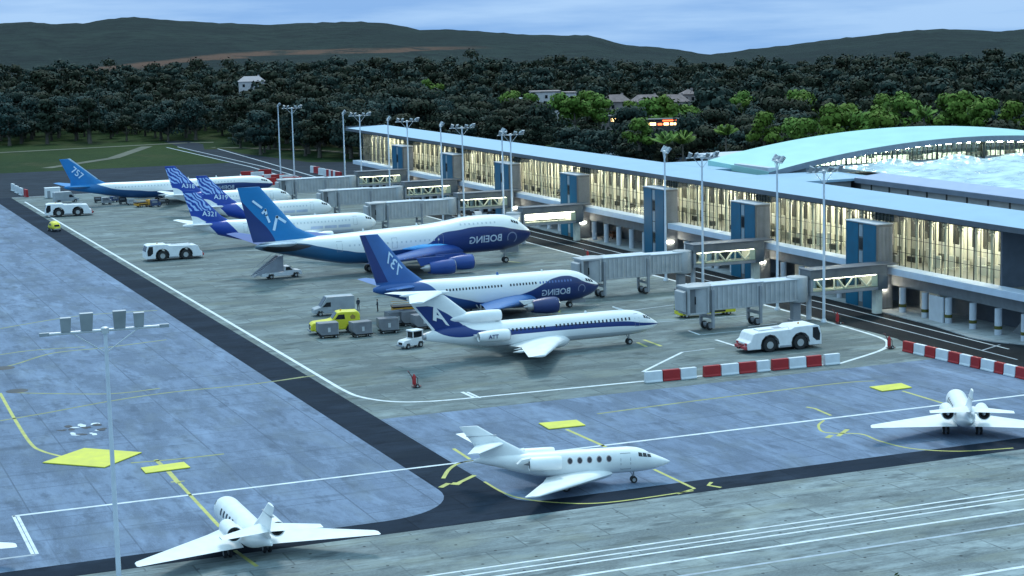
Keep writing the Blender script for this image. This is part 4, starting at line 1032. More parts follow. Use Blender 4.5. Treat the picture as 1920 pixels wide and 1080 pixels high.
# ------------------------------------------------------------------ terminal hall with the arched roof
def hall():
    O = (232., 318., 0)
    t = thing('terminal_hall', 'terminal hall with a wide shallow arched pale roof over a ribbon of windows', 'airport building', O)
    def part(name, mb, mats, parent=t, **k): return mb.build(name, mats, parent, org=O, **k)
    zt = lambda x: 22.15-.00208*(x-233)**2
    xs = [184.6+i*2.4 for i in range(41)]
    Y0, Y1 = 315., 340.
    r = MB(); R = []
    for x in xs:
        z = zt(x); R.append([(x, Y0, z-1.25), (x, Y0+.05, z-.15), (x, Y0+.9, z), (x, Y1, z+.75), (x, Y1, z-.5)])
    r.rings(R); rf = part('roof', r, mat('arch_roof_sheet', (.33, .60, .57), .42, var=.04, vs=.2), smooth=30)
    f = MB(); R = [[(x, Y0-.10, zt(x)-1.3), (x, Y0-.10, zt(x)-.16), (x, Y0-.02, zt(x)-.16), (x, Y0-.02, zt(x)-1.3)] for x in xs]; f.rings(R)
    part('roof_fascia', f, mat('arch_fascia', (.20, .225, .27), .4, .3), rf, smooth=30)
    foot = MB(); foot.box(184.7, 186.4, Y0+.2, Y0+14, 16.56, 18.0, 1); foot.prism([(184.8, 16.58), (193.5, 16.58), (193.5, 18.2), (186.5, 17.2)], 'y', Y0+.6, Y0+.8); part('arch_foot', foot, [CONC, PALE])
    gx0, gx1 = 193.6, 272.; yg = Y0+1.4
    gm = MB(); gp = [(gx0+(gx1-gx0)*i/30) for i in range(31)]
    gm.rings([[(x, yg, 17.6), (x, yg, zt(x)-1.2)] for x in gp], 0, False, closed=False); gw = part('window', gm, GLASS)
    m = MB(); x = gx0; k = 0; m.box(gx0-.2, gx1, yg-.08, yg+.05, 17.56, 17.72)
    while x < gx1:
        wd = .42 if k % 9 == 8 else (.22 if k % 3 == 0 else .13); m.box(x-wd/2, x+wd/2, yg-.16, yg+.1, 17.55, zt(x)-1.15); x += 1.22; k += 1
    part('mullion', m, MULL, gw)
    b = MB(); b.box(186.5, 279, Y0+1.2, Y1-.6, 15.0, 17.55); part('upper_floor', b, PALE)
    bw = MB(); bw.rings([[(x, Y1-1.2, 17.56), (x, Y1-1.2, zt(x)-.7)] for x in gp], 0, False, closed=False); part('rear_wall', bw, mat('sky_tinted_wall', (.62, .76, .90), .6, var=.2, vs=.4))  # wall coloured to imitate the sky showing in the upper panes
    q = random.Random(2); fu = MB(); x = gx0
    while x < gx1-2:
        w = q.uniform(1.0, 3.0); fu.box(x, x+w, yg+2.5, yg+3.2, 17.56, 18.3+q.uniform(0, .5), 0 if q.random() < .75 else 1); x += w+q.uniform(.05, .5)
    part('counter', fu, [CREAM, SLAT])
    lm = MB(); x = gx0+1
    while x < gx1: 
        lm.box(x, x+1.2, yg+1.0, yg+1.25, min(zt(x), zt(x+1.2))-1.62, min(zt(x), zt(x+1.2))-1.5); x += 2.6
    part('ceiling_lamp', lm, mat('hall_lamp', (.8, .75, .6), .5, var=0, emit=(1, .96, .84), es=110))
    wl = MB(); wl.box(186.5, 279, Y0+1.25, Y1-.65, 0, 15.0); part('lower_storeys', wl, CONC)
    c = MB(); c.box(236.2, 236.7, Y0+.5, Y0+1.0, 16.6, zt(236.5)-1.2); part('roof_post', c, SLAT)
    return t
hall()

def low_hall():
    O = (222., 262., 0)
    t = thing('low_terminal_wing', 'low terminal wing with grey roof edge and white billowing membrane before the arch', 'airport building', O)
    def part(name, mb, mats, parent=t, **k): return mb.build(name, mats, parent, org=O, **k)
    s = MB(); s.prism([(192.6, 16.35), (198.4, 16.9), (198.4, 17.55), (192.6, 16.95)], 'y', 212, 296.5)
    part('roof_edge', s, mat('roof_edge_blue_grey', (.30, .37, .52), .45, var=.06))
    f = MB(); f.box(192.45, 192.595, 212, 296.5, 16.0, 16.9); part('roof_fascia', f, mat('roof_fascia_grey', (.17, .20, .26), .5))
    w = MB(); w.box(193.6, 194, 212, 296, 0, 16.3); wl = part('side_wall', w, mat('side_wall_panel', (.5, .5, .49), .6, var=.1))
    for i in range(14):
        j = MB(); j.box(193.5, 193.595, 215.5+i*5.9, 215.9+i*5.9, 10, 16.2); part('wall_joint', j, SLAT, wl)
    b = MB(); b.box(194.05, 276, 212, 313.8, 0, 16.3); part('lower_storeys', b, CONC)
    m = MB(); nx, ny = 60, 60; V = []
    for i in range(nx+1):
        for k in range(ny+1):
            x = 198.5+(276-198.5)*i/nx; y = 212+(314-212)*k/ny
            e = min(1, (x-198.3)/9)
            z = 17.5+e*(.42+.55*math.sin(x*.42+.6*math.sin(y*.11))*math.sin(y*.33+x*.05)+.5*noise.noise(Vector((x*.12, y*.12, 0)))+.25*noise.noise(Vector((x*.5, y*.5, 3))))
            V.append((x, y, z))
    m.add(V, [(i*(ny+1)+k, i*(ny+1)+k+1, (i+1)*(ny+1)+k+1, (i+1)*(ny+1)+k) for i in range(nx) for k in range(ny)])
    part('membrane_roof', m, mat('membrane_sheet', (.50, .66, .72), .3, var=.3, vs=.3), smooth=80)
    c = MB(); c.box(180.65, 198, 296.6, 314.5, 16.35, 16.8); c.box(180.7, 192, 297, 314, 0, 16.3, 1); part('link_roof', c, [ROOF, CONC])
    k = MB(); k.box(181, 193, 284, 296.4, 12, 14.8, 0); k.box(184, 187, 290, 294, 14.8, 15.8, 1); part('roof_plant', k, [SLAT, CREAM])
    return t
low_hall()
def far_wing():
    O = (205., 356., 0)
    t = thing('far_terminal_wing', 'low flat roofed terminal annex behind the foot of the arched roof', 'airport building', O)
    r = MB(); r.box(198, 262, 342, 371, 16.1, 17.0); r.build('roof', PALE, t, org=O, bevel=.05)
    r = MB(); r.box(199, 261, 343, 370, 0, 16.05); r.build('walls', CONC, t, org=O)
    r = MB(); r.box(198.8, 198.98, 344, 369, 12.5, 15.4); r.build('window', GLASSD, t, org=O)
    l = MB(); l.prism([(180.7, 16.56), (198, 16.3), (198, 16.75), (180.7, 17.0)], 'y', 330, 352); l.build('link_roof', ROOF, t, org=O)
far_wing()

# ------------------------------------------------------------------ passenger boarding bridges
def bridge(label, y, jet=True):
    X0 = 160.
    t = thing('boarding_bridge', label, 'boarding bridge', (X0, y, 0), 0, 'passenger boarding bridges along the concourse')
    xl, xr, hw = -8.4, 5.85, 1.6
    # fixed bridge with lit truss window
    s = MB(); s.box(xl, xr, -hw, hw, 6.55, 7.85); s.box(xl-.1, xr+2, -hw-.12, hw+.12, 7.86, 8.08, 1); s.box(xr-1.7, xr+.1, -hw-.02, hw+.02, 4.0, 6.55); s.box(xl, xr-1.7, -hw, hw, 4.02, 4.55, 2); s.box(xl, xl+.5, -hw, hw, 4.55, 6.55, 2)
    fx = s.build('fixed_section', [BRDARK, FASCIA, GREY], t, bevel=.03)
    for sd in (-1, 1):
        gm = MB(); gm.quad((xl+.5, sd*(hw-.06), 4.55), (xr-1.7, sd*(hw-.06), 4.55), (xr-1.7, sd*(hw-.06), 6.55), (xl+.5, sd*(hw-.06), 6.55)); gm.build('window', GLASS, fx)
        if sd > 0: continue
        tr = MB(); a, b = xl+.55, xr-1.8; n = 3; w = (b-a)/n; yy = sd*(hw-.25)
        if jet:
            for i in range(n):
                c = a+w*i
                tr.tube([(c+.12*w, yy, 6.45), (c+.5*w, yy, 4.7)], .17, 6); tr.tube([(c+.5*w, yy, 4.7), (c+.88*w, yy, 6.45)] if i != 0 else [(c+.5*w, yy, 4.7), (c+.52*w, yy, 6.45)], .17, 6)
                tr.tube([(c+w, yy, 4.6), (c+w, yy, 6.5)], .14, 6)
        else:
            for i in range(1, 3): tr.tube([(a+w*i, yy, 4.4), (a+w*i, yy, 6.5)], .10, 6)
        tr.box(a, b, min(yy, yy-.1*sd), max(yy, yy-.1*sd), 4.56, 4.78)
        tr.build('truss', TRUSS if jet else CREAM, fx)
    lm = MB(); lm.box(xl+.8, xr-2, -hw+.12, -hw+.30, 6.46, 6.54); lm.box(xl+.8, xr-2, .3, .5, 6.46, 6.54); cc = MB(); cc.box(xr-2.9, xr-1.72, -hw+.12, hw-.12, 4.63, 6.5); cc.build('end_column', TRUSS, fx, bevel=.05)  # full-width pale block inside stands in for the lit end column
    if not jet: lm.box(xl+.8, xr-2, hw-.3, hw-.2, 4.95, 6.4)
    lm.build('bridge_lamp', LAMPB, fx)
    fl = MB(); fl.box(xl+.5, xr-1.75, -hw+.1, hw-.1, 4.56, 4.62); fl.build('floor', INFLOOR, fx)
    c = MB(); c.lathe([(0, .42), (4.0, .42)], (-7.6, .2, 0), 'z', 14); c.build('support_column', PALE, t, smooth=40)
    c = MB(); c.box(-10.9, -9.5, -.5, .5, 0, 2.9); c.box(-11.2, -9.2, -.8, .8, 0, .3); c.build('pedestal', GREY, t, bevel=.06)
    ca = MB(); ca.box(4.2, 5.4, -.9, .3, .0, 4.0); ca.build('lift_shaft', CREAM, t, bevel=.04)
    ro = MB(); ro.lathe([(3.1, 1.7), (3.25, 1.78), (6.85, 1.78), (7.05, 1.65), (7.15, .4)], (-9.9, 0, 0), 'z', 26); ro.build('rotunda', BRGREY, t, smooth=40)
    def tunnel(x0, x1, z0, z1, w, name):
        m = MB(); m.box(x0, x1, -w, w, z0, z1)
        o = m.build(name, BRGREY, t, bevel=.05); 
        for sd in (-1, 1):
            k = MB(); x = x0+.25; k.box(x0+.1, x1-.1, min(sd*(w+.002), sd*(w+.09)), max(sd*(w+.002), sd*(w+.09)), z0+.05, z0+.25)
            while x < x1-.2: k.box(x, x+.34, min(sd*w, sd*(w+.11)), max(sd*w, sd*(w+.11)), z0+.15, z1-.2); x += .86
            k.build('ribs', mat('bridge_rib', (.42, .44, .46), .5, .15, var=.1), o)
        rf = MB(); rf.box(x0-.05, x1+.05, -w-.14, w+.14, z1+.002, z1+.16); rf.build('tunnel_roof', mat('tunnel_roof_sheet', (.50, .56, .62), .5), o, bevel=.03)
    if jet:
        tunnel(-17.6, -10.3, 3.35, 6.75, 1.5, 'inner_tunnel'); tunnel(-26.2, -17.0, 3.15, 6.9, 1.72, 'outer_tunnel')
        cb = MB(); cb.lathe([(2.9, 1.95), (7.05, 2.0), (7.2, 1.7)], (-27.4, 0, 0), 'z', 22); cb.build('cab_rotunda', BRGREY, t, smooth=40)
        k = MB(); w = 1.7
        k.box(-30.2, -27.0, -w-.25, w-.2, 2.75, 3.0); k.box(-30.4, -26.6, -w-.4, w, 6.75, 7.1); k.box(-30.2, -29.95, -w-.2, w-.2, 3.0, 6.75); k.box(-27.0, -26.7, -w-.4, -w+.2, 2.9, 6.75); k.box(-30.3, -30.0, -w-.42, -w+.1, 2.9, 6.75)
        co = k.build('cab', BRGREY, t, bevel=.06)
        d = MB(); d.box(-29.95, -27.0, -w+.25, -w+.4, 3.0, 6.7); d.build('cab_shutter', BRDARK, co); d = MB(); d.box(-28.9, -28.5, -w+.2, -w+.25, 4.3, 5.5); d.build('cab_window', GLASSD, co)
        cp = MB(); cp.prism([(-30.3, 6.5), (-30.9, 6.3), (-30.9, 3.3), (-30.3, 3.0)], 'y', -w+.2, w-.3); cp.build('canopy', BRGREY, co, bevel=.1)
        for x in (-26.0, -17.6):
            l = MB()
            for sd in (-1, 1): l.box(x-.2, x+.2, sd*1.95-.2, sd*1.95+.2, .5, 6.4)
            l.box(x-.3, x+.3, -1.9, 1.9, 1.9, 2.3); l.box(x-.35, x+.35, -1.1, 1.1, .7, 1.1)
            lg = l.build('lift_frame', GREY, t)
            for sd in (-1, 1):
                q = MB(); q.wheel(x, sd*.85, .62, .62, .45); q.build('wheel', [TYRE, GREY], lg, smooth=40)
    else:
        m = MB(); a = math.radians(64); R = Matrix.Translation((-9.9, 0, 0)) @ Matrix.Rotation(a, 4, 'Z')
        m.box(-12.5, -1.5, -1.5, 1.5, 3.4, 6.6, 0, R); m.build('inner_tunnel', BRGREY, t, bevel=.05)
        m = MB(); m.box(-19, -12.2, -1.7, 1.7, 3.2, 6.8, 0, R); m.build('outer_tunnel', BRGREY, t, bevel=.05)
        l = MB(); l.box(-17, -16.4, -1.9, 1.9, .6, 3.2, 0, R); l.build('lift_frame', GREY, t)
    return t
b1 = bridge('grey corrugated boarding bridge nearest the camera, ending in a square cab with nothing docked', TY[0]-TW-1.7)
def bcopy(label, y): dup(b1, (160., y, 0), 0, label)
bcopy('grey boarding bridge second from the camera, at the blue and white twin jet nose', TY[1]-TW-1.7)
bridge('short boarding bridge with a long plain lit window behind the jumbo airliner nose', TY[3]-TW-1.7, False)
bcopy('grey boarding bridge at the nose of the feather-tailed airliner nearest the jumbo', TY[4]-TW-1.7)
bcopy('grey boarding bridge at the nose of the middle feather-tailed airliner', TY[5]-TW-1.7)
bcopy('farthest grey boarding bridge, beside the farthest of the feather-tailed airliners', TY[6]-TW-1.7)

# ------------------------------------------------------------------ floodlight masts
def mast(label, loc, hgt, rot, big=False):
    t = thing('floodlight_mast', label, 'floodlight mast', loc, rot, 'floodlight masts around the apron')
    p = MB(); r0, r1 = (.25, .15) if not big else (.23, .15)
    p.tube([(0, 0, 0), (0, 0, hgt)], [r0, r1], 14); p.lathe([(0, .5), (.12, .5), (.5, .3)], (0, 0, 0), 'z', 14)
    p.build('pole', MASTM, t, smooth=40)
    w = 3.1 if not big else 5.1
    b = MB(); b.tube([(-w, 0, hgt), (w, 0, hgt)], .11 if not big else .13, 8); b.tube([(-w*.52, 0, hgt-.1), (0, 0, hgt-1.9)], .05, 6); b.tube([(w*.52, 0, hgt-.1), (0, 0, hgt-1.9)], .05, 6); b.lathe([(-.25, .32), (.2, .34), (.3, .2)], (0, 0, hgt), 'z', 14)
    b.build('crossbar', mat('mast_crossbar', (.58, .62, .66), .45, .2), t, smooth=40)
    if big:
        for x in (-w, w-.35):
            e = MB(); e.box(x-.25, x+.55, -.16, .16, hgt-.14, hgt+.16); e.build('end_box', GALV, t, bevel=.03)
    for i, x in enumerate((-3.2, -1.5, 1.2, 2.8) if big else (-w*.8, -w*.45, w*.3, w*.62, w*.9)):
        m = MB(); sc = 1.22 if (not big or i in (1, 2)) else 1.0
        if not big: sc = .80
        M_ = Matrix.Translation((x, 0, hgt+.12)) @ Matrix.Rotation(math.radians(10 if big else 35+8*((i*37) % 4)), 4, 'X') @ Matrix.Rotation(math.radians(0 if big else ((i*53) % 5-2)*22), 4, 'Z')
        m.prism([(-.38*sc, 0), (.38*sc, 0), (.46*sc, 1.25*sc), (-.46*sc, 1.25*sc)], 'y', -.2, .1, 0, M_)
        m.box(-.05, .05, -.05, .05, -.25, .1, 0, Matrix.Translation((x, 0, hgt+.12)))
        o = m.build('floodlight', GALV, t, bevel=.03)
        l = MB(); l.prism([(-.30*sc, .1), (.30*sc, .1), (.38*sc, 1.1*sc), (-.38*sc, 1.1*sc)], 'y', .102, .112, 0, M_); l.build('floodlight_lens', mat('floodlight_glass', (.35, .38, .42), .2, var=0), o)
    return t
MH = 23.3
near_of = {1545: 'nearest mast of the row, in front of the nearest boarding bridge', 1457: 'second of the row, its head before the arched roof foot', 1316: 'mast in front of the boarding bridge nearest but one',
           1246: 'mast whose head stands before the bushy palm trees', 957: 'right mast of the pair behind the jumbo airliner nose', 941: 'left mast of the pair behind the jumbo airliner nose', 866: 'right mast of the pair before the fifth blue tower',
           826: 'left mast of the pair before the fifth blue tower', 763: 'right mast of the pair at the last blue tower', 727: 'left mast of the pair at the last blue tower', 674: 'right one of the pair near the far roof end',
           643: 'left one of the pair near the far roof end', 547: 'right mast of the farthest pair beyond the boarding bridges', 521: 'left mast of the farthest pair beyond the boarding bridges'}
def gx(x, y, X):
    d = r2*((x-960)/F_PX)+d2*((y-540)/F_PX)+fw
    t = X/d.x
    return Vector((X, d.y*t, H+d.z*t))
m0 = None
for i, (x, y) in enumerate([(1545, 322), (1457, 303), (1316, 295), (1246, 285), (957, 253), (941, 249), (866, 240), (826, 236), (763, 228), (727, 225), (674, 217), (643, 213), (547, 203), (521, 199)]):
    q = gx(x, y, 153.0); hz = q.z/MH; q.z = 0
    lab = 'slim floodlight mast, '+near_of[x]
    if m0 is None: m0 = mast(lab, q, MH, 0); m0.scale = (1, 1, hz)
    else: dup(m0, q, math.radians(0 if i % 2 == 0 else 74), lab, (1, 1, hz))
q = g(197, 619, MH); q.z = 0
mast('foreground floodlight mast with four lamps on a white crossbar, cut by the bottom edge', q, MH, math.radians(-3), True)

# ------------------------------------------------------------------ ground vehicles and equipment
def wheels(t, spots, r, w):
    for x, y in spots:
        m = MB(); m.wheel(x, y, r, r, w); m.build('wheel', [TYRE, HUB], t, smooth=40)
def tug(label, loc, rot, cab_end=1):
    """low twelve-metre aircraft tractor; cab at +x"""
    t = thing('aircraft_tug', label, 'tow tractor', loc, rot, 'white low aircraft tow tractors')
    def outline(x0, x1): return 0
    L = 6.0; w = 2.0; r = 1.06
    # side outline with two wheel arches
    def archpts(cx): return [(cx+1.42*math.cos(a), 1.1+1.42*math.sin(a)) for a in [math.radians(d) for d in (0, 30, 60, 90, 120, 150, 180)]]
    low = .55
    side = [(-L+.1, low), (-L+.1, 1.5), (-L+.6, 1.8), (-L+1.0, 2.75), (-L+1.4, 2.95), (1.0, 3.12), (1.6, 3.42), (4.9, 3.5), (5.6, 3.3), (L-.05, 2.0), (L, low)]
    arch = [(3.95, low)]+archpts(2.53)+[(1.11, low), (-.95, low)]+archpts(-2.37)+[(-3.79, low)]
    bm_ = MB(); bm_.prism(side+arch, 'y', -w, w); b = bm_.build('body', VWHITE, t, bevel=.10)
    u = MB(); u.box(-L+.4, L-.3, -w+.35, w-.35, .45, 1.6); u.build('chassis', DARK, t)
    wheels(t, [(x, s*(w-.36)) for x in (2.53, -2.37) for s in (1, -1)], r, .72)
    for s in (1, -1):
        for cx in (2.53, -2.37):
            a = MB(); P = archpts(cx); Q = [(cx+1.2*(p[0]-cx), 1.1+1.2*(p[1]-1.1)) for p in P]; a.rings([[(p[0], s*(w-.3), p[1]) for p in P], [(p[0], s*(w+.012), p[1]) for p in P], [(q[0]*0+cx+(p[0]-cx)*1.06, s*(w+.012), 1.1+(p[1]-1.1)*1.06) for p, q in zip(P, Q)]], 0, False, closed=False)
            a.build('wheel_arch', DARK, t)
        cw = MB(); cw.prism([(4.5, 1.7), (4.5, 3.15), (5.3, 3.15), (5.7, 2.2), (5.65, 1.2), (5.1, 1.2)], 'y', s*(w+.004), s*(w+.03)); cw.build('cab_window', GLASSD, t)
        st = MB(); st.box(-.8, 1.0, s*(w-.001), s*(w+.02), .62, .85); st.build('side_step', GREY, t)
        hl = MB(); hl.box(-L-.02, -L+.2, s*1.35-.3, s*1.35+.3, 1.15, 1.5); hl.build('rear_light', mat('tail_lamp_red', (.35, .02, .03), .3), t, bevel=.03)
    ws = MB(); ws.quad((5.66, -1.6, 3.16), (6.0, -1.6, 2.08), (6.0, 1.6, 2.08), (5.66, 1.6, 3.16)); ws.build('windscreen', GLASSD, t)
    bp = MB(); bp.box(-L-.25, -L+.15, -1.7, 1.7, .6, 1.05, 0); bp.box(-L-.6, -L-.2, -.3, .3, .6, .95, 1); bp.box(-L-.2, -L+.12, -.7, .7, 1.06, 1.3, 1); bp.build('bumper', [mat('bumper_red', (.40, .05, .06), .5, var=.2), DARK], t, bevel=.05)
    d = MB(); d.box(-3.6, .4, -.9, .9, 3.0, 3.16, 0); d.box(-1, .3, -.6, .6, 3.15, 3.2, 1); d.build('deck_cover', [VWHITE, GREY], t, bevel=.04)
    rl = MB()
    for s in (1, -1): rl.tube([(-4.1, s*1.75, 2.9), (-4.0, s*1.75, 3.3), (.6, s*1.75, 3.45), (.8, s*1.75, 3.1)], .03, 6)
    rl.build('hand_rail', STEEL, t); bc = MB(); bc.lathe([(0, .13), (.22, .12), (.28, .03)], (3.2, 0, 3.46), 'z', 10); bc.build('beacon', ORANGE, t, smooth=40)
    return t
tg = tug('white aircraft tow tractor between the nearest boarding bridge and the red and white barriers', (134.8, 227.4, 0), math.radians(-3))
dup(tg, (79.4, 381.2, 0), math.radians(180), 'white aircraft tow tractor standing alone left of the jumbo airliner tail, cab to the left')
dup(tg, (74.6, 487.6, 0), math.radians(174), 'white aircraft tow tractor below the tail of the farthest airliner')

def car_body(t, side, w, m, bev=.12, name='body'):
    b = MB(); b.prism(side, 'y', -w/2, w/2); return b.build(name, m, t, bevel=bev)
def panel_y(t, name, poly, y, m, th=.02):
    b = MB(); b.prism(poly, 'y', y, y+math.copysign(th, y)); return b.build(name, m, t)
# yellow bonneted truck
def yellow_truck():
    t = thing('yellow_truck', 'bright yellow bonneted truck with round rear body beside the grey baggage containers', 'truck', tuple(g(628, 624)), math.radians(172))
    k = 1.0
    car_body(t, [(-3.9, .7), (-3.9, 3.0), (-3.5, 3.45), (-1.0, 3.5), (-.3, 3.4), (.5, 2.3), (1.1, 2.15), (3.5, 1.95), (3.9, 1.6), (3.95, .6), (3.2, .6), (2.95, 1.25), (2.0, 1.25), (1.75, .6), (-1.6, .6), (-1.85, 1.25), (-2.8, 1.25), (-3.05, .6)], 2.5, YELLOW, .2)
    for s in (1, -1):
        panel_y(t, 'side_window', [(-1.5, 2.3), (-1.4, 3.05), (-.45, 3.05), (.1, 2.3)], s*1.252, GLASSD)
        panel_y(t, 'crest', [(-3.1, 2.25), (-2.4, 2.25), (-2.3, 2.7), (-2.7, 3.0), (-3.15, 2.7)], s*1.252, mat('dull_brown_badge', (.30, .20, .04), .5))
        l = MB(); l.lathe([(0, .2), (.1, .17)], (3.93, s*.85, 1.25), 'x', 12); l.build('headlight', HUB, t, smooth=30)
        f = MB(); P = [(2.48+.95*math.cos(a), .62+.95*math.sin(a)) for a in [PI*i/8 for i in range(9)]]; f.prism(P, 'y', s*1.2, s*1.42); f.build('mudguard', YELLOW, t, bevel=.05)
    ws = MB(); ws.quad((-.22, -1.05, 3.3), (.46, -1.05, 2.4), (.46, 1.05, 2.4), (-.22, 1.05, 3.3)); ws.v = [(x+.03, y, z+.03) for x, y, z in ws.v]; ws.build('windscreen', GLASSD, t)
    gr = MB(); gr.box(3.94, 4.0, -.55, .55, .9, 1.6); gr.build('grille', SLAT, t); bp = MB(); bp.box(3.9, 4.15, -1.2, 1.2, .5, .8); bp.build('bumper', GREY, t, bevel=.04)
    wheels(t, [(x, s*1.08) for x in (2.48, -2.32) for s in (1, -1)], .58, .32)
    bc = MB(); bc.lathe([(0, .14), (.25, .1)], (-1, 0, 3.48), 'z', 10); bc.build('beacon', ORANGE, t)
yellow_truck()
def van(label, loc, rot, m, L=6.2, hgt=2.7, nm='van'):
    t = thing(nm, label, 'van', loc, rot); a = L/2
    car_body(t, [(-a, .5), (-a, hgt-.15), (-a+.15, hgt), (a-2.3, hgt), (a-1.2, 1.55), (a-.1, 1.25), (a, .5), (a-.55, .45), (a-.75, .9), (a-1.45, .9), (a-1.65, .45), (-a+1.7, .45), (-a+1.5, .9), (-a+.8, .9), (-a+.6, .45)], 2.2, m, .1)
    for s in (1, -1):
        panel_y(t, 'side_window', [(a-2.9, 1.55), (a-2.9, 2.3), (a-2.2, 2.3), (a-1.45, 1.55)], s*1.102, GLASSD)
        l = MB(); l.box(a-.12, a+.01, s*.8-.2, s*.8+.2, .85, 1.1); l.build('headlight', HUB, t)
    ws = MB(); ws.quad((a-2.22, -.95, hgt-.12), (a-1.25, -.95, 1.62), (a-1.25, .95, 1.62), (a-2.22, .95, hgt-.12)); ws.v = [(x+.05, y, z+.05) for x, y, z in ws.v]; ws.build('windscreen', GLASSD, t)
    ln = MB()
    for s in (1, -1): ln.box(-a+.2, a-2.6, s*1.1, s*1.125, .95, 1.02)
    ln.build('side_moulding', GREY, t); d = MB(); d.box(-a-.02, -a-.001, -.9, -.02, .6, hgt-.35); d.box(-a-.02, -a-.001, .02, .9, .6, hgt-.35); d.build('rear_door', m, t)
    wheels(t, [(x, s*.95) for x in (a-1.1, -a+1.15) for s in (1, -1)], .40, .24)
    return t
v = van('silver grey panel van behind the yellow truck', tuple(g(625, 590)), math.radians(176), mat('van_silver', (.36, .39, .42), .4), 7.0, 3.2)
dup(v, tuple(g(124, 380)), math.radians(10), 'grey van half hidden behind the white tug under the farthest airliner tail')

# grey baggage containers on low trailers
def container(label, loc, rot):
    t = thing('baggage_container', label, 'baggage container', loc, rot, 'grey baggage containers standing in a row')
    b = MB(); b.prism([(-1.25, .55), (1.45, .55), (1.45, 2.45), (-1.75, 2.45), (-1.75, 1.1)], 'y', -.95, .95); c = b.build('container', mat('container_grey', (.20, .21, .235), .55, .2, var=.15), t, bevel=.05)
    d = MB(); d.box(-.25, .15, -.975, -.955, 1.0, 1.7); d.build('sticker', mat('pale_sticker', (.5, .52, .54), .5), c)
    e = MB(); e.box(-1.7, 1.4, -.98, -.952, 2.30, 2.36); e.box(1.36, 1.44, -.98, -.952, .6, 2.4); e.build('frame_edge', STEEL, c)
    p = MB(); p.box(-1.6, 1.6, -.9, .9, .36, .5); p.tube([(1.6, 0, .42), (2.4, 0, .3)], .05, 6); p.build('trailer', DARK, t)
    wheels(t, [(x, s*.75) for x in (1.05, -1.05) for s in (1, -1)], .24, .2)
    return t
c0 = container('grey baggage container nearest the yellow truck front, first of the row', tuple(g(616, 633)), math.radians(-4))
for x, y, r_, lab in ((678, 631, 4, 'grey baggage container second from the yellow truck, just right of its cab'), (729, 624, -6, 'grey baggage container third of the row, level with the truck rear'), (744, 611, 6, 'grey baggage container pushed behind the row, left of the blue fin'),
                   (770, 610, -3, 'grey baggage container beyond the small white tractor, partly behind the blue fin'), (793, 617, 3, 'grey baggage container rightmost in the row, mostly behind the blue fin')):
    dup(c0, tuple(g(x, y)), math.radians(r_), lab)

def tractor():
    t = thing('baggage_tractor', 'small white baggage tractor with cab and open bonnet front, by the trijet tail', 'baggage tractor', tuple(g(771, 652)), math.radians(197))
    car_body(t, [(-1.9, .5), (-1.9, 1.5), (-.2, 1.55), (.1, 1.5), (1.7, 1.3), (1.95, 1.0), (1.95, .45), (1.5, .45), (1.3, .85), (.8, .85), (.6, .45), (-.7, .45), (-.9, .95), (-1.6, .95), (-1.8, .5)], 1.6, VWHITE, .08)
    c = MB()
    for x, y in ((.1, .72), (.1, -.72), (-1.6, .72), (-1.6, -.72)): c.box(x-.06, x+.06, y-.06, y+.06, 1.5, 2.55)
    c.box(-1.75, .3, -.85, .85, 2.5, 2.68); c.build('cab_frame', VWHITE, t, bevel=.03)
    for s in (1, -1): panel_y(t, 'side_window', [(-1.5, 1.6), (-1.5, 2.48), (0, 2.48), (.02, 1.6)], s*.70, GLASSD)
    ws = MB(); ws.quad((.14, -.66, 1.55), (.12, -.66, 2.5), (.12, .66, 2.5), (.14, .66, 1.55)); ws.build('windscreen', GLASSD, t)
    gr = MB(); gr.box(1.94, 1.98, -.45, .45, .7, 1.05); gr.build('grille', DARK, t); bp = MB(); bp.box(1.9, 2.12, -.85, .85, .42, .66); bp.build('bumper', GREY, t)
    wheels(t, [(1.05, .66), (1.05, -.66)], .36, .24); wheels(t, [(-1.25, .66), (-1.25, -.66)], .44, .28)
    h = MB(); h.tube([(-1.9, 0, .55), (-2.5, 0, .5)], .07, 6); h.build('tow_hook', DARK, t)
o_ = tractor()

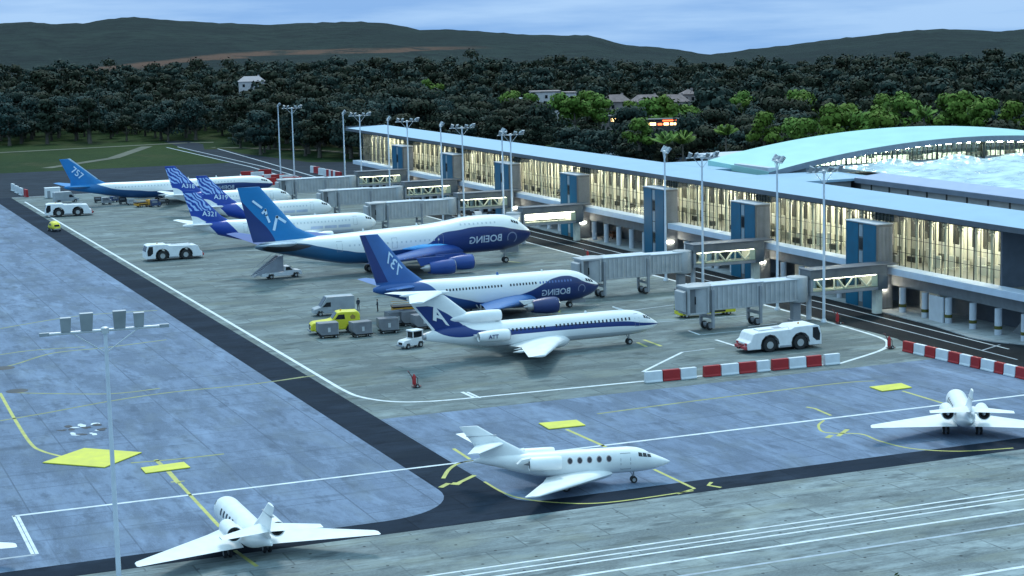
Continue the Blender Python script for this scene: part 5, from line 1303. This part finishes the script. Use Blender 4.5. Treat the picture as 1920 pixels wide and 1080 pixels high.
def stair_truck():
    t = thing('stair_truck', 'white pickup carrying a folded passenger stair, below the jumbo airliner tail', 'stair truck', tuple(g(526, 521)), math.radians(4))
    car_body(t, [(-4, .55), (-4, 1.2), (.5, 1.25), (.6, 2.3), (1.6, 2.35), (2.4, 1.55), (3.8, 1.4), (4.1, .9), (4.1, .5), (3.5, .5), (3.25, 1.0), (2.4, 1.0), (2.15, .5), (-1.5, .5), (-1.75, 1.0), (-2.6, 1.0), (-2.85, .55)], 2.1, VWHITE, .1)
    for s in (1, -1):
        panel_y(t, 'side_window', [(.75, 1.5), (.8, 2.15), (1.5, 2.15), (2.1, 1.5)], s*1.052, GLASSD)
        l = MB(); l.box(4.0, 4.12, s*.75-.2, s*.75+.2, .85, 1.1); l.build('headlight', HUB, t)
    ws = MB(); ws.quad((1.66, -.9, 2.3), (2.4, -.9, 1.62), (2.4, .9, 1.62), (1.66, .9, 2.3)); ws.v = [(x+.04, y, z+.04) for x, y, z in ws.v]; ws.build('windscreen', GLASSD, t)
    st = MB(); SG = mat('stair_grey', (.36, .38, .43), .5, .1)
    for s in (1, -1): st.prism([(-5.8, .7), (-.4, 4.35), (.35, 4.35), (.35, 1.35), (-3.2, 1.3)], 'y', s*.92, s*1.0)
    for i in range(16): st.box(-5.6+i*.33, -5.25+i*.33, -.9, .9, .62+i*.223, .66+i*.223)
    st.box(-.4, .4, -.9, .9, 4.2, 4.28); st.build('stair', SG, t)
    rl = MB()
    for s in (1, -1): rl.tube([(-5.6, s*1.0, 1.7), (-.4, s*1.0, 5.2), (.4, s*1.0, 5.2), (.4, s*1.0, 4.2)], .035, 6); rl.tube([(-3, s*1, 2.6), (-3, s*1, 3.5)], .03, 6)
    rl.build('hand_rail', STEEL, t); wheels(t, [(x, s*.92) for x in (2.83, -2.17) for s in (1, -1)], .46, .28)
stair_truck()

def loader(name, label, loc, rot, m, L=8., cat='loader'):
    t = thing(name, label, cat, loc, rot); a = L/2
    b = MB(); b.prism([(-a, .5), (-a, 1.1), (a-1.4, 1.25), (a-1.3, 1.9), (a-.2, 1.85), (a, 1.2), (a, .5)], 'y', -1.2, 1.2); b.build('body', m, t, bevel=.08)
    d = MB(); d.box(-a-.1, a-1.6, -1.1, 1.1, 1.26, 1.42); d.build('belt', DARK, t)
    d = MB(); d.box(-a+.5, a-1.8, -1.215, -1.203, .65, .95); d.box(-a+.5, a-1.8, 1.203, 1.215, .65, .95); d.build('dark_skirt', DARK, t)
    for s in (1, -1): panel_y(t, 'side_window', [(a-1.2, 1.3), (a-1.2, 1.75), (a-.35, 1.72), (a-.2, 1.3)], s*1.203, GLASSD)
    r = MB()
    for s in (1, -1): r.tube([(-a, s*1.1, 1.4), (-a, s*1.1, 2.0), (a-1.8, s*1.1, 2.05), (a-1.8, s*1.1, 1.4)], .04, 6)
    r.build('hand_rail', m, t); wheels(t, [(x, s*1.0) for x in (a-1.2, -a+1.2) for s in (1, -1)], .42, .3)
    return t
loader('belt_loader', 'long low yellow belt loader partly hidden under the nearest boarding bridge', tuple(g(1322, 592)), math.radians(-4), YELLOW, 9.8)
loader('cargo_loader', 'orange and dark cargo loader beneath the twin jet tail', tuple(g(764, 588)), math.radians(-12), ORANGE, 5.2)
l2 = loader('ramp_tractor', 'orange ramp tractor under the farthest blue bellied airliner', tuple(g(270, 388)), math.radians(15), ORANGE, 5.0, 'ramp tractor')

def beetle():
    t = thing('yellow_car', 'small rounded bright yellow car driving on the dark asphalt strip', 'car', tuple(g(102, 433)), math.radians(100))
    h = Hull([(-2.3, .5, .9, .3), (-1.9, .45, 1.6, .95), (-1.1, .42, 2.25, 1.1), (0, .42, 2.45, 1.12), (.9, .42, 2.1, 1.1), (1.7, .45, 1.45, 1.0), (2.2, .5, 1.0, .6), (2.35, .6, .8, .2)], 2.8)
    h.mesh(24).build('body', YELLOW, t, smooth=50)
    for s in (1, -1): h.patch([(-1.0, 1.45), (.8, 1.45), (.5, 1.95), (-.8, 1.95)], s, .015).build('side_window', GLASSD, t)
    b = MB(); b.box(-2.2, -1.62, -.6, .6, 1.25, 1.7); b.build('rear_window', GLASSD, t, bevel=.05); b = MB(); b.box(-2.36, -2.2, -.8, .8, .5, .75); b.build('bumper', GREY, t, bevel=.04)
    wheels(t, [(x, s*.95) for x in (1.4, -1.35) for s in (1, -1)], .42, .25)
beetle()
def cabin_box(name, label, loc, rot, sx, sy, sz, m, cat):
    t = thing(name, label, cat, loc, rot)
    b = MB(); b.box(-sx/2, sx/2, -sy/2, sy/2, .15, sz); b.build('body', m, t, bevel=.05)
    r = MB(); r.box(-sx/2-.1, sx/2+.1, -sy/2-.1, sy/2+.1, sz+.002, sz+.14); r.build('roof', m, t, bevel=.03)
    d = MB(); d.box(-sx/2+.4, -sx/2+1.3, -sy/2-.04, -sy/2-.003, .2, 2.2); d.build('door', GREY, t)
    k = MB(); k.box(-sx/2+.3, sx/2-.3, -sy/2+.3, sy/2-.3, 0, .15); k.build('skid', DARK, t)
    return t
cabin_box('site_cabin', 'small white box cabin by the far end of the white apron line', tuple(g(99, 371)), 0, 4.2, 2.6, 2.9, VWHITE, 'cabin')
cabin_box('white_container', 'white box container on the dark ground behind the concourse roof', tuple(g(1138, 294)), math.radians(-25), 8.6, 4.4, 5.2, VWHITE, 'container')

# service equipment under the farthest airliner
def cart(label, loc, rot, m, hgt):
    t = thing('service_cart', label, 'service cart', loc, rot, 'dark service carts under the farthest airliner')
    b = MB(); b.prism([(-1.3, .45), (-1.3, hgt), (.5, hgt), (.8, hgt*.7), (1.3, hgt*.65), (1.3, .45)], 'y', -.8, .8); b.build('body', m, t, bevel=.06)
    w_ = MB(); w_.box(-1.1, .3, -.83, -.803, hgt*.6, hgt*.85); w_.build('hatch', GREY, t)
    wheels(t, [(x, s*.65) for x in (.9, -.9) for s in (1, -1)], .3, .2); return t
k0 = None; rr = random.Random(11)
shades = [mat('cart_dark', (.05, .055, .06), .6), mat('cart_pale', (.42, .44, .46), .5), mat('cart_blue', (.04, .07, .16), .5)]
for i, (x, y) in enumerate([(186, 380), (200, 383), (216, 379), (232, 382), (248, 384), (292, 388), (308, 384)]):
    lab = ['dark service cart under the tail of the farthest airliner', 'pale service cart second from the tail under the farthest airliner', 'blue service cart under the rear belly of the farthest airliner', 'dark service cart under the belly of the farthest airliner, middle of the group',
           'pale service cart just left of the orange ramp tractor', 'blue service cart just right of the orange ramp tractor', 'dark service cart near the white tailplane of the feather-tailed airliner'][i]
    cart(lab, tuple(g(x, y)), rr.uniform(-.4, .4), shades[i % 3], 1.7+.3*(i % 2))

# dark cars under the concourse bridges
def small_car(label, loc, rot, m):
    t = thing('parked_car', label, 'car', loc, rot, 'cars parked by the concourse')
    car_body(t, [(-2.1, .4), (-2.1, 1.0), (-1.7, 1.1), (-1.1, 1.6), (.4, 1.62), (1.1, 1.1), (2.0, .95), (2.1, .4)], 1.8, m, .1)
    for s in (1, -1): panel_y(t, 'side_window', [(-1.3, 1.1), (-.95, 1.5), (.35, 1.52), (.85, 1.1)], s*.902, GLASSD)
    ws = MB(); ws.quad((.46, -.75, 1.6), (1.1, -.75, 1.14), (1.1, .75, 1.14), (.46, .75, 1.6)); ws.v = [(x+.03, y, z+.03) for x, y, z in ws.v]; ws.build('windscreen', GLASSD, t)
    wheels(t, [(x, s*.8) for x in (1.25, -1.25) for s in (1, -1)], .34, .2); return t
DCAR = mat('car_dark', (.02, .025, .03), .3); PCAR = mat('car_white', (.6, .62, .64), .35)
for x, y, m, lab in ((895, 408, PCAR, 'white car under the boarding bridge just behind the jumbo nose'), (922, 408, DCAR, 'dark car under the boarding bridge just behind the jumbo nose'), (945, 408, mat('car_blue', (.02, .06, .16), .3), 'blue car beside the dark one under the boarding bridge'), (820, 372, DCAR, 'dark car under the last boarding bridge but one'),
                     (785, 372, PCAR, 'white car under the last boarding bridge but one')):
    small_car(lab, tuple(g(x, y)), math.radians(80), m)
small_car('dark car parked behind the columns at the foot of the blue stair tower', (171, 262.5, .14), math.radians(90), DCAR)
cb = small_car('brown car under the concourse near the third blue tower', tuple(g(1152, 448)), math.radians(80), mat('car_brown', (.12, .05, .025), .35)); cb.location.z = .14

# red fire extinguisher trolleys
def trolley(label, loc, rot):
    t = thing('extinguisher_trolley', label, 'fire extinguisher trolley', loc, rot, 'red fire extinguisher trolleys around the stands')
    c = MB(); c.lathe([(0, .05), (.05, .26), (1.1, .26), (1.3, .12), (1.45, .08)], (0, 0, .4), 'z', 14); c.build('cylinder', RED, t, smooth=40)
    f = MB(); f.tube([(.9, 0, .2), (0, 0, .35), (-.35, 0, 1.6), (-.8, 0, 2.3)], .06, 6); f.tube([(-.8, -.3, 2.3), (-.8, .3, 2.3)], .05, 6); f.box(-.3, .9, -.4, .4, .16, .24); f.build('frame', mat('trolley_frame', (.16, .05, .05), .5), t)
    h = MB(); h.tube([(.2, .2, 1.6), (.55, .1, 1.2), (.45, -.1, .6), (.6, 0, .35)], .05, 6); h.build('hose', DARK, t)
    wheels(t, [(.3, .42), (.3, -.42)], .26, .12); return t
tr = trolley('red extinguisher trolley alone on the open apron in front of the trijet', tuple(g(777, 727)), 0)
dup(tr, tuple(g(1570, 608)), 0, 'red extinguisher trolley beside the foot of the nearest mast'); dup(tr, tuple(g(1667, 654)), 0, 'red extinguisher trolley at the end of the curved white line by the barriers'); dup(tr, tuple(g(1102, 487)), 0, 'red extinguisher trolley by the road beyond the twin jet nose')

# red and white barrier blocks
def barrier_mesh(m, L, hgt, name):
    b = MB(); b.prism([(-.42, .02), (.42, .02), (.40, .2), (.33, .3), (.29, hgt), (-.29, hgt), (-.33, .3), (-.40, .2)], 'x', -L/2, L/2)
    o = b.build(name, m, bevel=.04); me = o.data; bpy.data.objects.remove(o); me.name = name; return me
BR = {}
def barrier(loc, rot, red, L, label, grp, hgt=1.5):
    key = (red, round(L, 1), hgt)
    if key not in BR: BR[key] = barrier_mesh(RED if red else BWHITE, L, hgt, 'barrier_block')
    o = bpy.data.objects.new('barrier_block', BR[key]); COL.objects.link(o); o.location = loc; o.rotation_euler = (0, 0, rot); return tag(o, label, 'barrier block', grp)
GB = 'red and white barrier blocks around the stands'
ORD = ['first', 'second', 'third', 'fourth', 'fifth', 'sixth', 'seventh', 'eighth', 'ninth', 'tenth', 'eleventh', 'twelfth']
def brow(xs, ya, yb, xa, xb, where, count_from, hgt=1.5):
    cnt = {True: 0, False: 0}
    for x0, x1, red in xs:
        f = lambda x: ya+(yb-ya)*(x-xa)/(xb-xa)
        a, b = g(x0, f(x0)), g(x1, f(x1)); c = (a+b)/2; d = b-a
        lab = f"{'red' if red else 'white'} barrier block, {ORD[cnt[red]]} {'red' if red else 'white'} one from the {count_from} {where}"; cnt[red] += 1
        barrier((c.x, c.y, .0), math.atan2(d.y, d.x), red, d.length-.05, lab, GB, hgt)
W, Rr = False, True
brow([(1209, 1241, W), (1242, 1274, Rr), (1275, 1305, W), (1319, 1350, Rr), (1351, 1384, W), (1385, 1417, Rr), (1418, 1442, W), (1447, 1477, Rr), (1478, 1510, W), (1511, 1539, Rr), (1545, 1573, W)], 718, 682, 1209, 1573, 'of the row before the big tug', 'left')
brow([(1695, 1715, Rr), (1716, 1736, W), (1737, 1756, Rr), (1757, 1780, W), (1781, 1801, Rr), (1802, 1822, W), (1823, 1839, Rr), (1842, 1866, W), (1867, 1884, Rr), (1885, 1906, W), (1907, 1930, Rr)], 658, 713, 1695, 1930, 'of the service road row', 'left')
for pts, where in ((((25, 358, W), (32, 362, W), (40, 366, W), (49, 369, Rr)), 'of the short row at the far apron corner'),):
    cnt = {True: 0, False: 0}
    for x, y, red in pts:
        q = g(x, y); barrier(tuple(q), math.radians(95), red, 3.4, f"{'red' if red else 'white'} barrier block, {ORD[cnt[red]]} {'red' if red else 'white'} one {where}", GB, 2.2); cnt[red] += 1
cnt = {True: 0, False: 0}
for x, y, red in ((464, 334, Rr), (483, 335, W), (483, 343, Rr), (497, 330, Rr), (504, 340, W), (521, 340, Rr), (488, 351, W), (505, 347, Rr), (537, 341, W), (543, 345, Rr), (553, 345, Rr)):
    q = g(x, y); barrier(tuple(q), 0, red, 4.2, f"{'red' if red else 'white'} barrier block, {ORD[cnt[red]]} {'red' if red else 'white'} one of the loose cluster beyond the airliner noses", GB, 2.2); cnt[red] += 1
cnt = {True: 0, False: 0}
for x, y, red in ((588, 324, W), (594, 325, Rr), (603, 328, W), (613, 330, W), (618, 331, Rr), (623, 332, W), (627, 333, Rr), (631, 334, W), (635, 335, Rr)):
    q = g(x, y); barrier(tuple(q), math.radians(-80), red, 3.6, f"{'red' if red else 'white'} barrier block, {ORD[cnt[red]]} {'red' if red else 'white'} one of the slanting row beyond the farthest boarding bridge", GB, 2.2); cnt[red] += 1

# people
def person(label, loc, rot, arm):
    t = thing('person', label, 'person', loc, rot)
    V = [(0, 0, .95), (0, 0, 1.15), (0, 0, 1.40), (0, .01, 1.52), (0, .02, 1.62), (0, .02, 1.74), (.10, 0, .92), (.11, .02, .50), (.11, -.02, .08), (.11, .12, .04), (-.10, 0, .92), (-.11, -.04, .50), (-.12, -.10, .08), (-.12, .04, .04),
         (.19, 0, 1.42), (.24, -.02, 1.14), (.22, .06+arm, .90+arm*.4), (-.19, 0, 1.42), (-.24, .0, 1.14), (-.23, .05, .88)]
    Ed = [(0, 1), (1, 2), (2, 3), (3, 4), (4, 5), (0, 6), (6, 7), (7, 8), (8, 9), (0, 10), (10, 11), (11, 12), (12, 13), (2, 14), (14, 15), (15, 16), (2, 17), (17, 18), (18, 19)]
    Rd = [.15, .15, .17, .07, .095, .085, .10, .075, .05, .045, .10, .075, .05, .045, .075, .055, .04, .075, .055, .04]
    me = bpy.data.meshes.new('body'); me.from_pydata([(x*1.05, y, z*1.02) for x, y, z in V], Ed, []); o = bpy.data.objects.new('body', me); COL.objects.link(o); o.parent = t
    sk = o.modifiers.new('Skin', 'SKIN'); ss = o.modifiers.new('Subsurf', 'SUBSURF'); ss.levels = ss.render_levels = 1
    for v, r in zip(me.skin_vertices[0].data, Rd): v.radius = (r, r)
    me.skin_vertices[0].data[0].use_root = True
    m = bpy.data.materials.new('overalls_and_skin'); nt, N, L, B = nodes(m); nb = NB(nt); x, y, z = nb.xyz(nb.coord())
    L.new(nb.mix(nb.math('GREATER_THAN', z, 1.56), nb.mix(nb.math('GREATER_THAN', z, .97), (.012, .015, .025), (.022, .03, .05)), (.42, .28, .2)), B.inputs['Base Color']); B.inputs['Roughness'].default_value = .8
    me.materials.append(m)
    h = MB(); h.lathe([(-.02, .105), (.06, .107), (.12, .07), (.135, .01)], (0, .0, 1.74), 'z', 12); h.build('hair', HAIR, t, smooth=60)
    t.scale = (1.18, 1.18, 1.12)
    return t
person('person in dark overalls standing right behind the grey van', tuple(g(672, 581)), 0, .05)
person('person in dark overalls standing between the grey van and the orange loader', tuple(g(708, 584)), math.radians(70), .18)

# ------------------------------------------------------------------ trees
def leaf_mat(name, a, b):
    m = bpy.data.materials.new(name); nt, N, L, B = nodes(m); nb = NB(nt)
    oi = nb.node('ShaderNodeObjectInfo'); v = nb.coord()
    c = nb.mix(nb.rng(nb.noise(v, .35, 3, .6), .35, .65), a, b)
    c = nb.mix(nb.math('MULTIPLY', oi.outputs['Random'], .7), c, tuple(q*w for q, w in zip(a, (1.5, .95, .55))))
    L.new(c, B.inputs['Base Color']); B.inputs['Roughness'].default_value = .8; B.inputs['Specular IOR Level'].default_value = .2
    return m
LEAFD = leaf_mat('dark_teal_leaves', (.012, .028, .026), (.036, .068, .062))
LEAFM = leaf_mat('dark_green_leaves', (.012, .021, .013), (.026, .040, .026))
LEAFB = leaf_mat('bright_green_leaves', (.05, .115, .018), (.125, .215, .038))
LEAFP = leaf_mat('palm_leaves', (.075, .18, .035), (.19, .31, .065))
def crown_mesh(seed, h, w, n_lobes, quads, size, flat=.55, trunk=.25):
    rg = random.Random(seed); lobes = []
    for i in range(n_lobes):
        a = rg.uniform(0, 2*PI); t = rg.random(); zz = h*(trunk+.12+(1-trunk-.2)*t); rad = w/2*(.75 if t < .5 else .75*(1.15-t)+.12)*rg.uniform(.3, 1.)
        lr = w*rg.uniform(.16, .27); lobes.append((rad*math.cos(a), rad*math.sin(a), zz, lr))
    lobes.append((0, 0, h*.86, w*.2)); V = []; N = []
    for k in range(quads):
        lx, ly, lz, lr = lobes[k % len(lobes)]
        u = Vector((rg.gauss(0, 1), rg.gauss(0, 1), rg.gauss(0, 1))).normalized(); rr_ = lr*rg.uniform(.6, 1.08)
        p = Vector((lx+u.x*rr_, ly+u.y*rr_, lz+u.z*rr_*flat))
        n = (u+Vector((rg.uniform(-.45, .45), rg.uniform(-.45, .45), rg.uniform(-.1, .5)))).normalized()
        a = n.cross(Vector((rg.uniform(-1, 1), rg.uniform(-1, 1), .3))).normalized(); b = n.cross(a); s = size*rg.uniform(.6, 1.3)
        V += [tuple(q) for q in (p-a*s-b*s*.5, p+a*s*.2-b*s*.75, p+a*s+b*s*.3, p-a*s*.3+b*s*.8)]
        nn = (Vector((u.x, u.y, u.z/flat*.8)).normalized()*.85+n*.35).normalized(); N += [tuple(nn)]*4
    return V, N
def leaf_object(V, N, mats, idx=None, name='crown'):
    """leaf clumps: every leaf quad is shaded along the clump it grows on"""
    me = bpy.data.meshes.new(name); me.from_pydata(V, [], [(4*i, 4*i+1, 4*i+2, 4*i+3) for i in range(len(V)//4)])
    for m in mats: me.materials.append(m)
    if idx: me.polygons.foreach_set('material_index', idx)
    me.polygons.foreach_set('use_smooth', [True]*len(me.polygons)); me.normals_split_custom_set_from_vertices(N)
    o = bpy.data.objects.new(name, me); COL.objects.link(o); return o
def trunk_mb(h, r, seed, trunk):
    rg = random.Random(seed); mb = MB(); top = h*(trunk+.42)
    mb.tube([(0, 0, -.6), (rg.uniform(-.2, .2), 0, h*trunk*.6), (rg.uniform(-.5, .5), rg.uniform(-.4, .4), top)], [r*1.25, r*.85, r*.3], 7)
    for i in range(4):
        a = i*PI/2+rg.uniform(-.5, .5); z0 = h*trunk*rg.uniform(.75, 1.2); mb.tube([(0, 0, z0), (math.cos(a)*h*.12, math.sin(a)*h*.12, z0+h*.12), (math.cos(a)*h*.24, math.sin(a)*h*.24, z0+h*.2)], [r*.5, r*.35, r*.12], 5)
    return mb
PROTO = {}
def proto(kind, i, h, w, lobes, quads, size, leaf, flat=.55, trunk=.22):
    c = leaf_object(*crown_mesh(100*i+len(kind), h, w, lobes, quads, size, flat, trunk), [leaf]); t = trunk_mb(h, .4+.02*h, i, trunk).build('trunk', BARK, smooth=60)
    cm, tm = c.data, t.data; bpy.data.objects.remove(c); bpy.data.objects.remove(t); PROTO[(kind, i)] = (cm, tm)
for i in range(4): proto('dark', i, 15+i*1.3, 17+(i % 2)*4, 13+i, 2000, .55, LEAFD)
for i in range(4): proto('deep', i, 16+i*1.2, 15+(i % 3)*3, 12+i, 2000, .55, LEAFM, .5)
for i in range(3): proto('bright', i, 10+i, 12+i*1.5, 11, 1100, .6, LEAFB, .6, .12)
def tree(name, kind, i, loc, rot, sc, label, grp):
    cm, tm = PROTO[(kind, i)]
    t = thing(name, label, 'tree', loc, rot, grp); t.scale = (sc, sc, sc)
    for nm, me in (('trunk', tm), ('crown', cm)):
        o = bpy.data.objects.new(nm, me); COL.objects.link(o); o.parent = t
    return t
def palm_mesh(seed, h, L, n):
    rg = random.Random(seed); mb = MB()
    for k in range(n):
        a = 2*PI*k/n+rg.uniform(-.25, .25); up = rg.uniform(.6, 1.5); P = []; d = Vector((math.cos(a), math.sin(a), 0))
        for j in range(8):
            t = j/7; P.append(Vector((0, 0, h))+d*L*t*math.cos(up)+Vector((0, 0, L*(math.sin(up)*t-.30*t*t))))
        s = d.cross(Vector((0, 0, 1)))
        for j in range(7):
            for sd in (1, -1):
                for q in (.0, .5):
                    b0 = P[j].lerp(P[j+1], q); wl = L*.30*math.sin(PI*(.12+.8*(j+q)/7)); tip = b0+s*sd*wl+d*L*.10-Vector((0, 0, wl*.45))
                    mb.add([b0, b0+d*L*.075, tip+d*.12, tip], [(0, 1, 2, 3)])
    return mb
def palm(label, loc, h, L, seed, n=13, trunks=1):
    t = thing('palm_tree', label, 'palm tree', loc, 0, 'bright green palms behind the concourse')
    palm_mesh(seed, h, L, n).build('crown', LEAFP, t)
    m = MB(); m.tube([(0, 0, -.5), (.15, 0, h*.5), (0, 0, h)], [.32, .22, .2], 8); m.build('trunk', BARK, t, smooth=60)

# individual trees: rows from the forest edge backwards
rg = random.Random(21); placed = []; cand = []
def lbl(kind, px_, row):
    side = 'left' if px_ < 640 else ('centre' if px_ < 1280 else 'right')
    return {'dark': 'bluish dark broad-crowned tree in the forest behind the airport', 'deep': 'blackish green broad-crowned tree in the forest behind the airport'}[kind]
NI = 285
def poisson():
    out = []; k = 0
    grid = {}
    r2_ = random.Random(4)
    while k < 60000:
        k += 1
        x = r2_.uniform(-170, 2090); f = lerp_table(FRONT, x); d = f+r2_.random()**1.0*(1290-f)
        dm = 9.5+(d-450)*.006
        q = azd(x, d); c = (int(q.x//14), int(q.y//14)); ok = True
        for i in (-1, 0, 1):
            for j in (-1, 0, 1):
                for (p, e) in grid.get((c[0]+i, c[1]+j), ()):
                    if (p-q.xy).length < dm: ok = False
        if ok and 1 and not any(abs(x-a) < w and b0 < d < b1 for a, w, b0, b1 in CLEAR) and not any(abs(x-a) < 22*s_ and bd-70 < d < bd+5 for a, _, bd, s_ in bright): grid.setdefault(c, []).append((q.xy, d)); out.append((x, d, q))
    return out
bright = [(1270, 222, 640, 1.0), (1440, 236, 500, .8), (1700, 205, 560, .95), (965, 190, 760, 1.0), (1003, 195, 745, .9), (1055, 205, 690, 1.15), (1085, 205, 685, 1.1), (1108, 192, 700, .9), (1132, 200, 695, .9), (1190, 205, 690, .75), (1225, 215, 640, 1.2), (1250, 212, 640, 1.15), (1300, 220, 650, 1.0), (1205, 245, 560, .8), (1398, 195, 760, 1.0), (1412, 205, 740, .9),
          (1500, 195, 700, 1.1), (1520, 200, 690, 1.0), (1495, 245, 470, .75), (1520, 250, 465, .8), (1565, 232, 480, .95), (1590, 228, 485, 1.05), (1625, 240, 475, .85), (1655, 235, 475, .9), (1662, 195, 640, .8), (1785, 205, 560, .95), (1815, 205, 560, 1.0), (1850, 212, 545, 1.0), (1905, 218, 540, .9), (808, 165, 900, .8), (830, 172, 880, .9)]
CLEAR = [(484, 34, 905, 990), (1048, 55, 690, 900), (960, 40, 760, 900), (1230, 100, 640, 860), (1242, 42, 575, 640), (1166, 20, 625, 680)]
P_ = poisson()
P_.sort(key=lambda s: (s[1]-lerp_table(FRONT, s[0])))
near, rest = P_[:NI], P_[NI:]
for x, d, q in near:
    kind = 'dark' if rg.random() < .55 else 'deep'; i = rg.randrange(4)
    z = terrain(q.x, q.y)-.1
    tree('forest_tree', kind, i, (q.x, q.y, z), rg.uniform(0, 6.28), rg.uniform(.62, 1.2)*(1.0 if x < 1000 else .92), lbl(kind, x, 0), 'dark broad-crowned trees of the forest')
# the deep wood behind, one mass
MV, MN, MI = [], [], []
LO = [crown_mesh(900+i, 15+i, 16+i, 10, 460, .85) for i in range(6)]
for x, d, q in rest:
    V, N = LO[rg.randrange(6)]; a = rg.uniform(0, 6.28); ca, sa = math.cos(a), math.sin(a); s = rg.uniform(.7, 1.15); z = terrain(q.x, q.y)
    MV += [(q.x+(v[0]*ca-v[1]*sa)*s, q.y+(v[0]*sa+v[1]*ca)*s, z+v[2]*s) for v in V]; MN += [(v[0]*ca-v[1]*sa, v[0]*sa+v[1]*ca, v[2]) for v in N]
    MI += [0 if rg.random() < .5 else 1]*(len(V)//4)
o = leaf_object(MV, MN, [LEAFD, LEAFM], MI, 'distant_wood')
o['kind'] = 'stuff'; o['label'] = 'dark wood of crowded tree crowns in front of the hills'; o['category'] = 'wood'
print('TREES', len(near), len(rest))
# bright green bushy trees and palms behind the concourse
for j, (x, y, d, s) in enumerate(bright):
    q = azd(x, d); z = terrain(q.x, q.y)-.1
    # crown centre at photo row y
    dd = r2*((x-960)/F_PX)+d2*((y-540)/F_PX)+fw; zt_ = H+dd.z/math.hypot(dd.x, dd.y)*d
    hh = max(4, (zt_-z)/.62); k = j % 3; sc = s*1.05; z = zt_-sc*(10+k)*.6
    tree('bushy_tree', 'bright', k, (q.x, q.y, z), rg.uniform(0, 6.28), sc, 'bright green bushy tree standing out against the dark forest', 'bright green bushy trees behind the concourse')
def topz(x, y, d):
    dd = r2*((x-960)/F_PX)+d2*((y-540)/F_PX)+fw; return H+dd.z/math.hypot(dd.x, dd.y)*d
for lab, x, y, d, L, n, sd in (('bright green palm with upright fronds above the concourse roof, left one of the pair', 1256, 268, 452, 4.6, 13, 1), ('bright green palm above the concourse roof, right one of the pair', 1286, 268, 455, 4.8, 14, 2), ('bright green palm with a round crown on a pale trunk near the arched roof foot', 1367, 252, 470, 4.0, 20, 3),
                               ('bright green palm spreading its fronds before the arched roof middle', 1738, 218, 480, 4.4, 15, 4)):
    q = azd(x, d); h = topz(x, y, d); palm(lab, (q.x, q.y, 0), h, L, sd, n)
q = azd(1690, 121); hz = topz(1690, 1071, 121.)
t_ = thing('leafy_shrub', 'bright green shrub top poking into the bottom edge of the picture', 'shrub', (q.x, q.y, 0))
leaf_object(*crown_mesh(77, hz, 5.2, 9, 900, .22, .7, .15), [LEAFB]).parent = t_; trunk_mb(hz, .15, 5, .2).build('trunk', BARK, t_, smooth=60)

# ------------------------------------------------------------------ houses and lit shops among the trees
def house(label, x, y, d, L, D, hgt, wallm, roofm, rot=0., flat=False, roofh=3.0):
    q = azd(x, d); z = topz(x, y, d)-hgt
    t = thing('village_house', label, 'house', (q.x, q.y, z), -YAW+rot, None)
    w = MB(); w.box(-L/2, L/2, -D/2, D/2, -8, hgt); w.build('wall', wallm, t)
    r = MB()
    if flat: r.box(-L/2-.3, L/2+.3, -D/2-.3, D/2+.3, hgt+.003, hgt+.5)
    else: r.rings([[(-L/2-.5, -D/2-.5, hgt+.01), (L/2+.5, -D/2-.5, hgt+.01), (L/2+.5, D/2+.5, hgt+.01), (-L/2-.5, D/2+.5, hgt+.01)], [(-L/2+2.6, -.2, hgt+roofh), (L/2-2.6, -.2, hgt+roofh), (L/2-2.6, .2, hgt+roofh), (-L/2+2.6, .2, hgt+roofh)]])
    r.build('roof', roofm, t)
    n = max(2, int(L/4))
    for i in range(n):
        m = MB(); c = -L/2+L*(i+.5)/n; m.box(c-.6, c+.6, -D/2-.06, -D/2-.003, hgt-2.8, hgt-1.3); m.build('window', GLASSD, t)
    if not flat: ch = MB(); ch.box(L/4, L/4+.9, .6, 1.5, hgt, hgt+roofh+.5); ch.build('chimney', wallm, t)
    return t
house('white house with pale wall alone among the dark trees at the left', 484, 152, 960, 13, 8, 2.7, HPALE, mat('pale_house_roof', (.36, .32, .34), .8), .2, False, 2.6)
house('long house with pale bluish roof at the left of the village', 955, 186, 840, 16, 8, 3.5, HPALE, mat('pale_blue_roof', (.42, .47, .52), .6), -.15, True)
house('pinkish flat topped house above the bright green trees', 1030, 172, 840, 13, 10, 7, HPALE, STONE, .1, True); house('lower pinkish house joined to the right of the flat topped one', 1068, 174, 842, 9, 9, 6, HPALE, STONE, .1, True)
house('stone house with hipped roof, left one of the stone houses', 1162, 190, 800, 11, 9, 6, STONE, HROOF, .25); house('stone house with hipped roof, middle one of the stone houses', 1220, 190, 805, 13, 9, 6, STONE, HROOF, .1); house('stone house with hipped roof, right one of the stone houses', 1270, 190, 800, 12, 9, 6, STONE, HROOF, -.2)
house('small stone tower house at the right end of the stone houses', 1297, 176, 815, 6, 6, 7, STONE, HROOF, .15, False, 2.)
def shop(label, x, y, d, L):
    q = azd(x, d); z = topz(x, y, d)-1.5; t = thing('lit_shop', label, 'shop', (q.x, q.y, z), -YAW, 'lit shops among the palms')
    b = MB(); b.box(-L/2-.5, L/2+.5, 0, 6, -1.5, 2.3); b.build('wall', SLAT, t)
    rg_ = random.Random(int(x)); xx = -L/2
    while xx < L/2:
        w = rg_.uniform(.8, 2.2); m = MB(); m.box(xx, min(xx+w, L/2), -.12, -.003, .5, rg_.uniform(1.1, 1.6)); m.build('window', SHOPL if rg_.random() < .75 else SHOPR, t); xx += w+rg_.uniform(.3, .9)
    s = MB(); s.box(L*.1, L/2, -.2, -.003, 1.75, 2.2); s.build('sign_light', SHOPR, t); r = MB(); r.box(-L/2-.8, L/2+.8, -.6, 6.3, 2.31, 2.5); r.build('roof', SLAT, t)
shop('shop with orange and white lights under the largest bright green palm tree', 1242, 229, 600, 12); shop('small shop front with a few orange lights left of the brightest shop', 1166, 222, 650, 5)
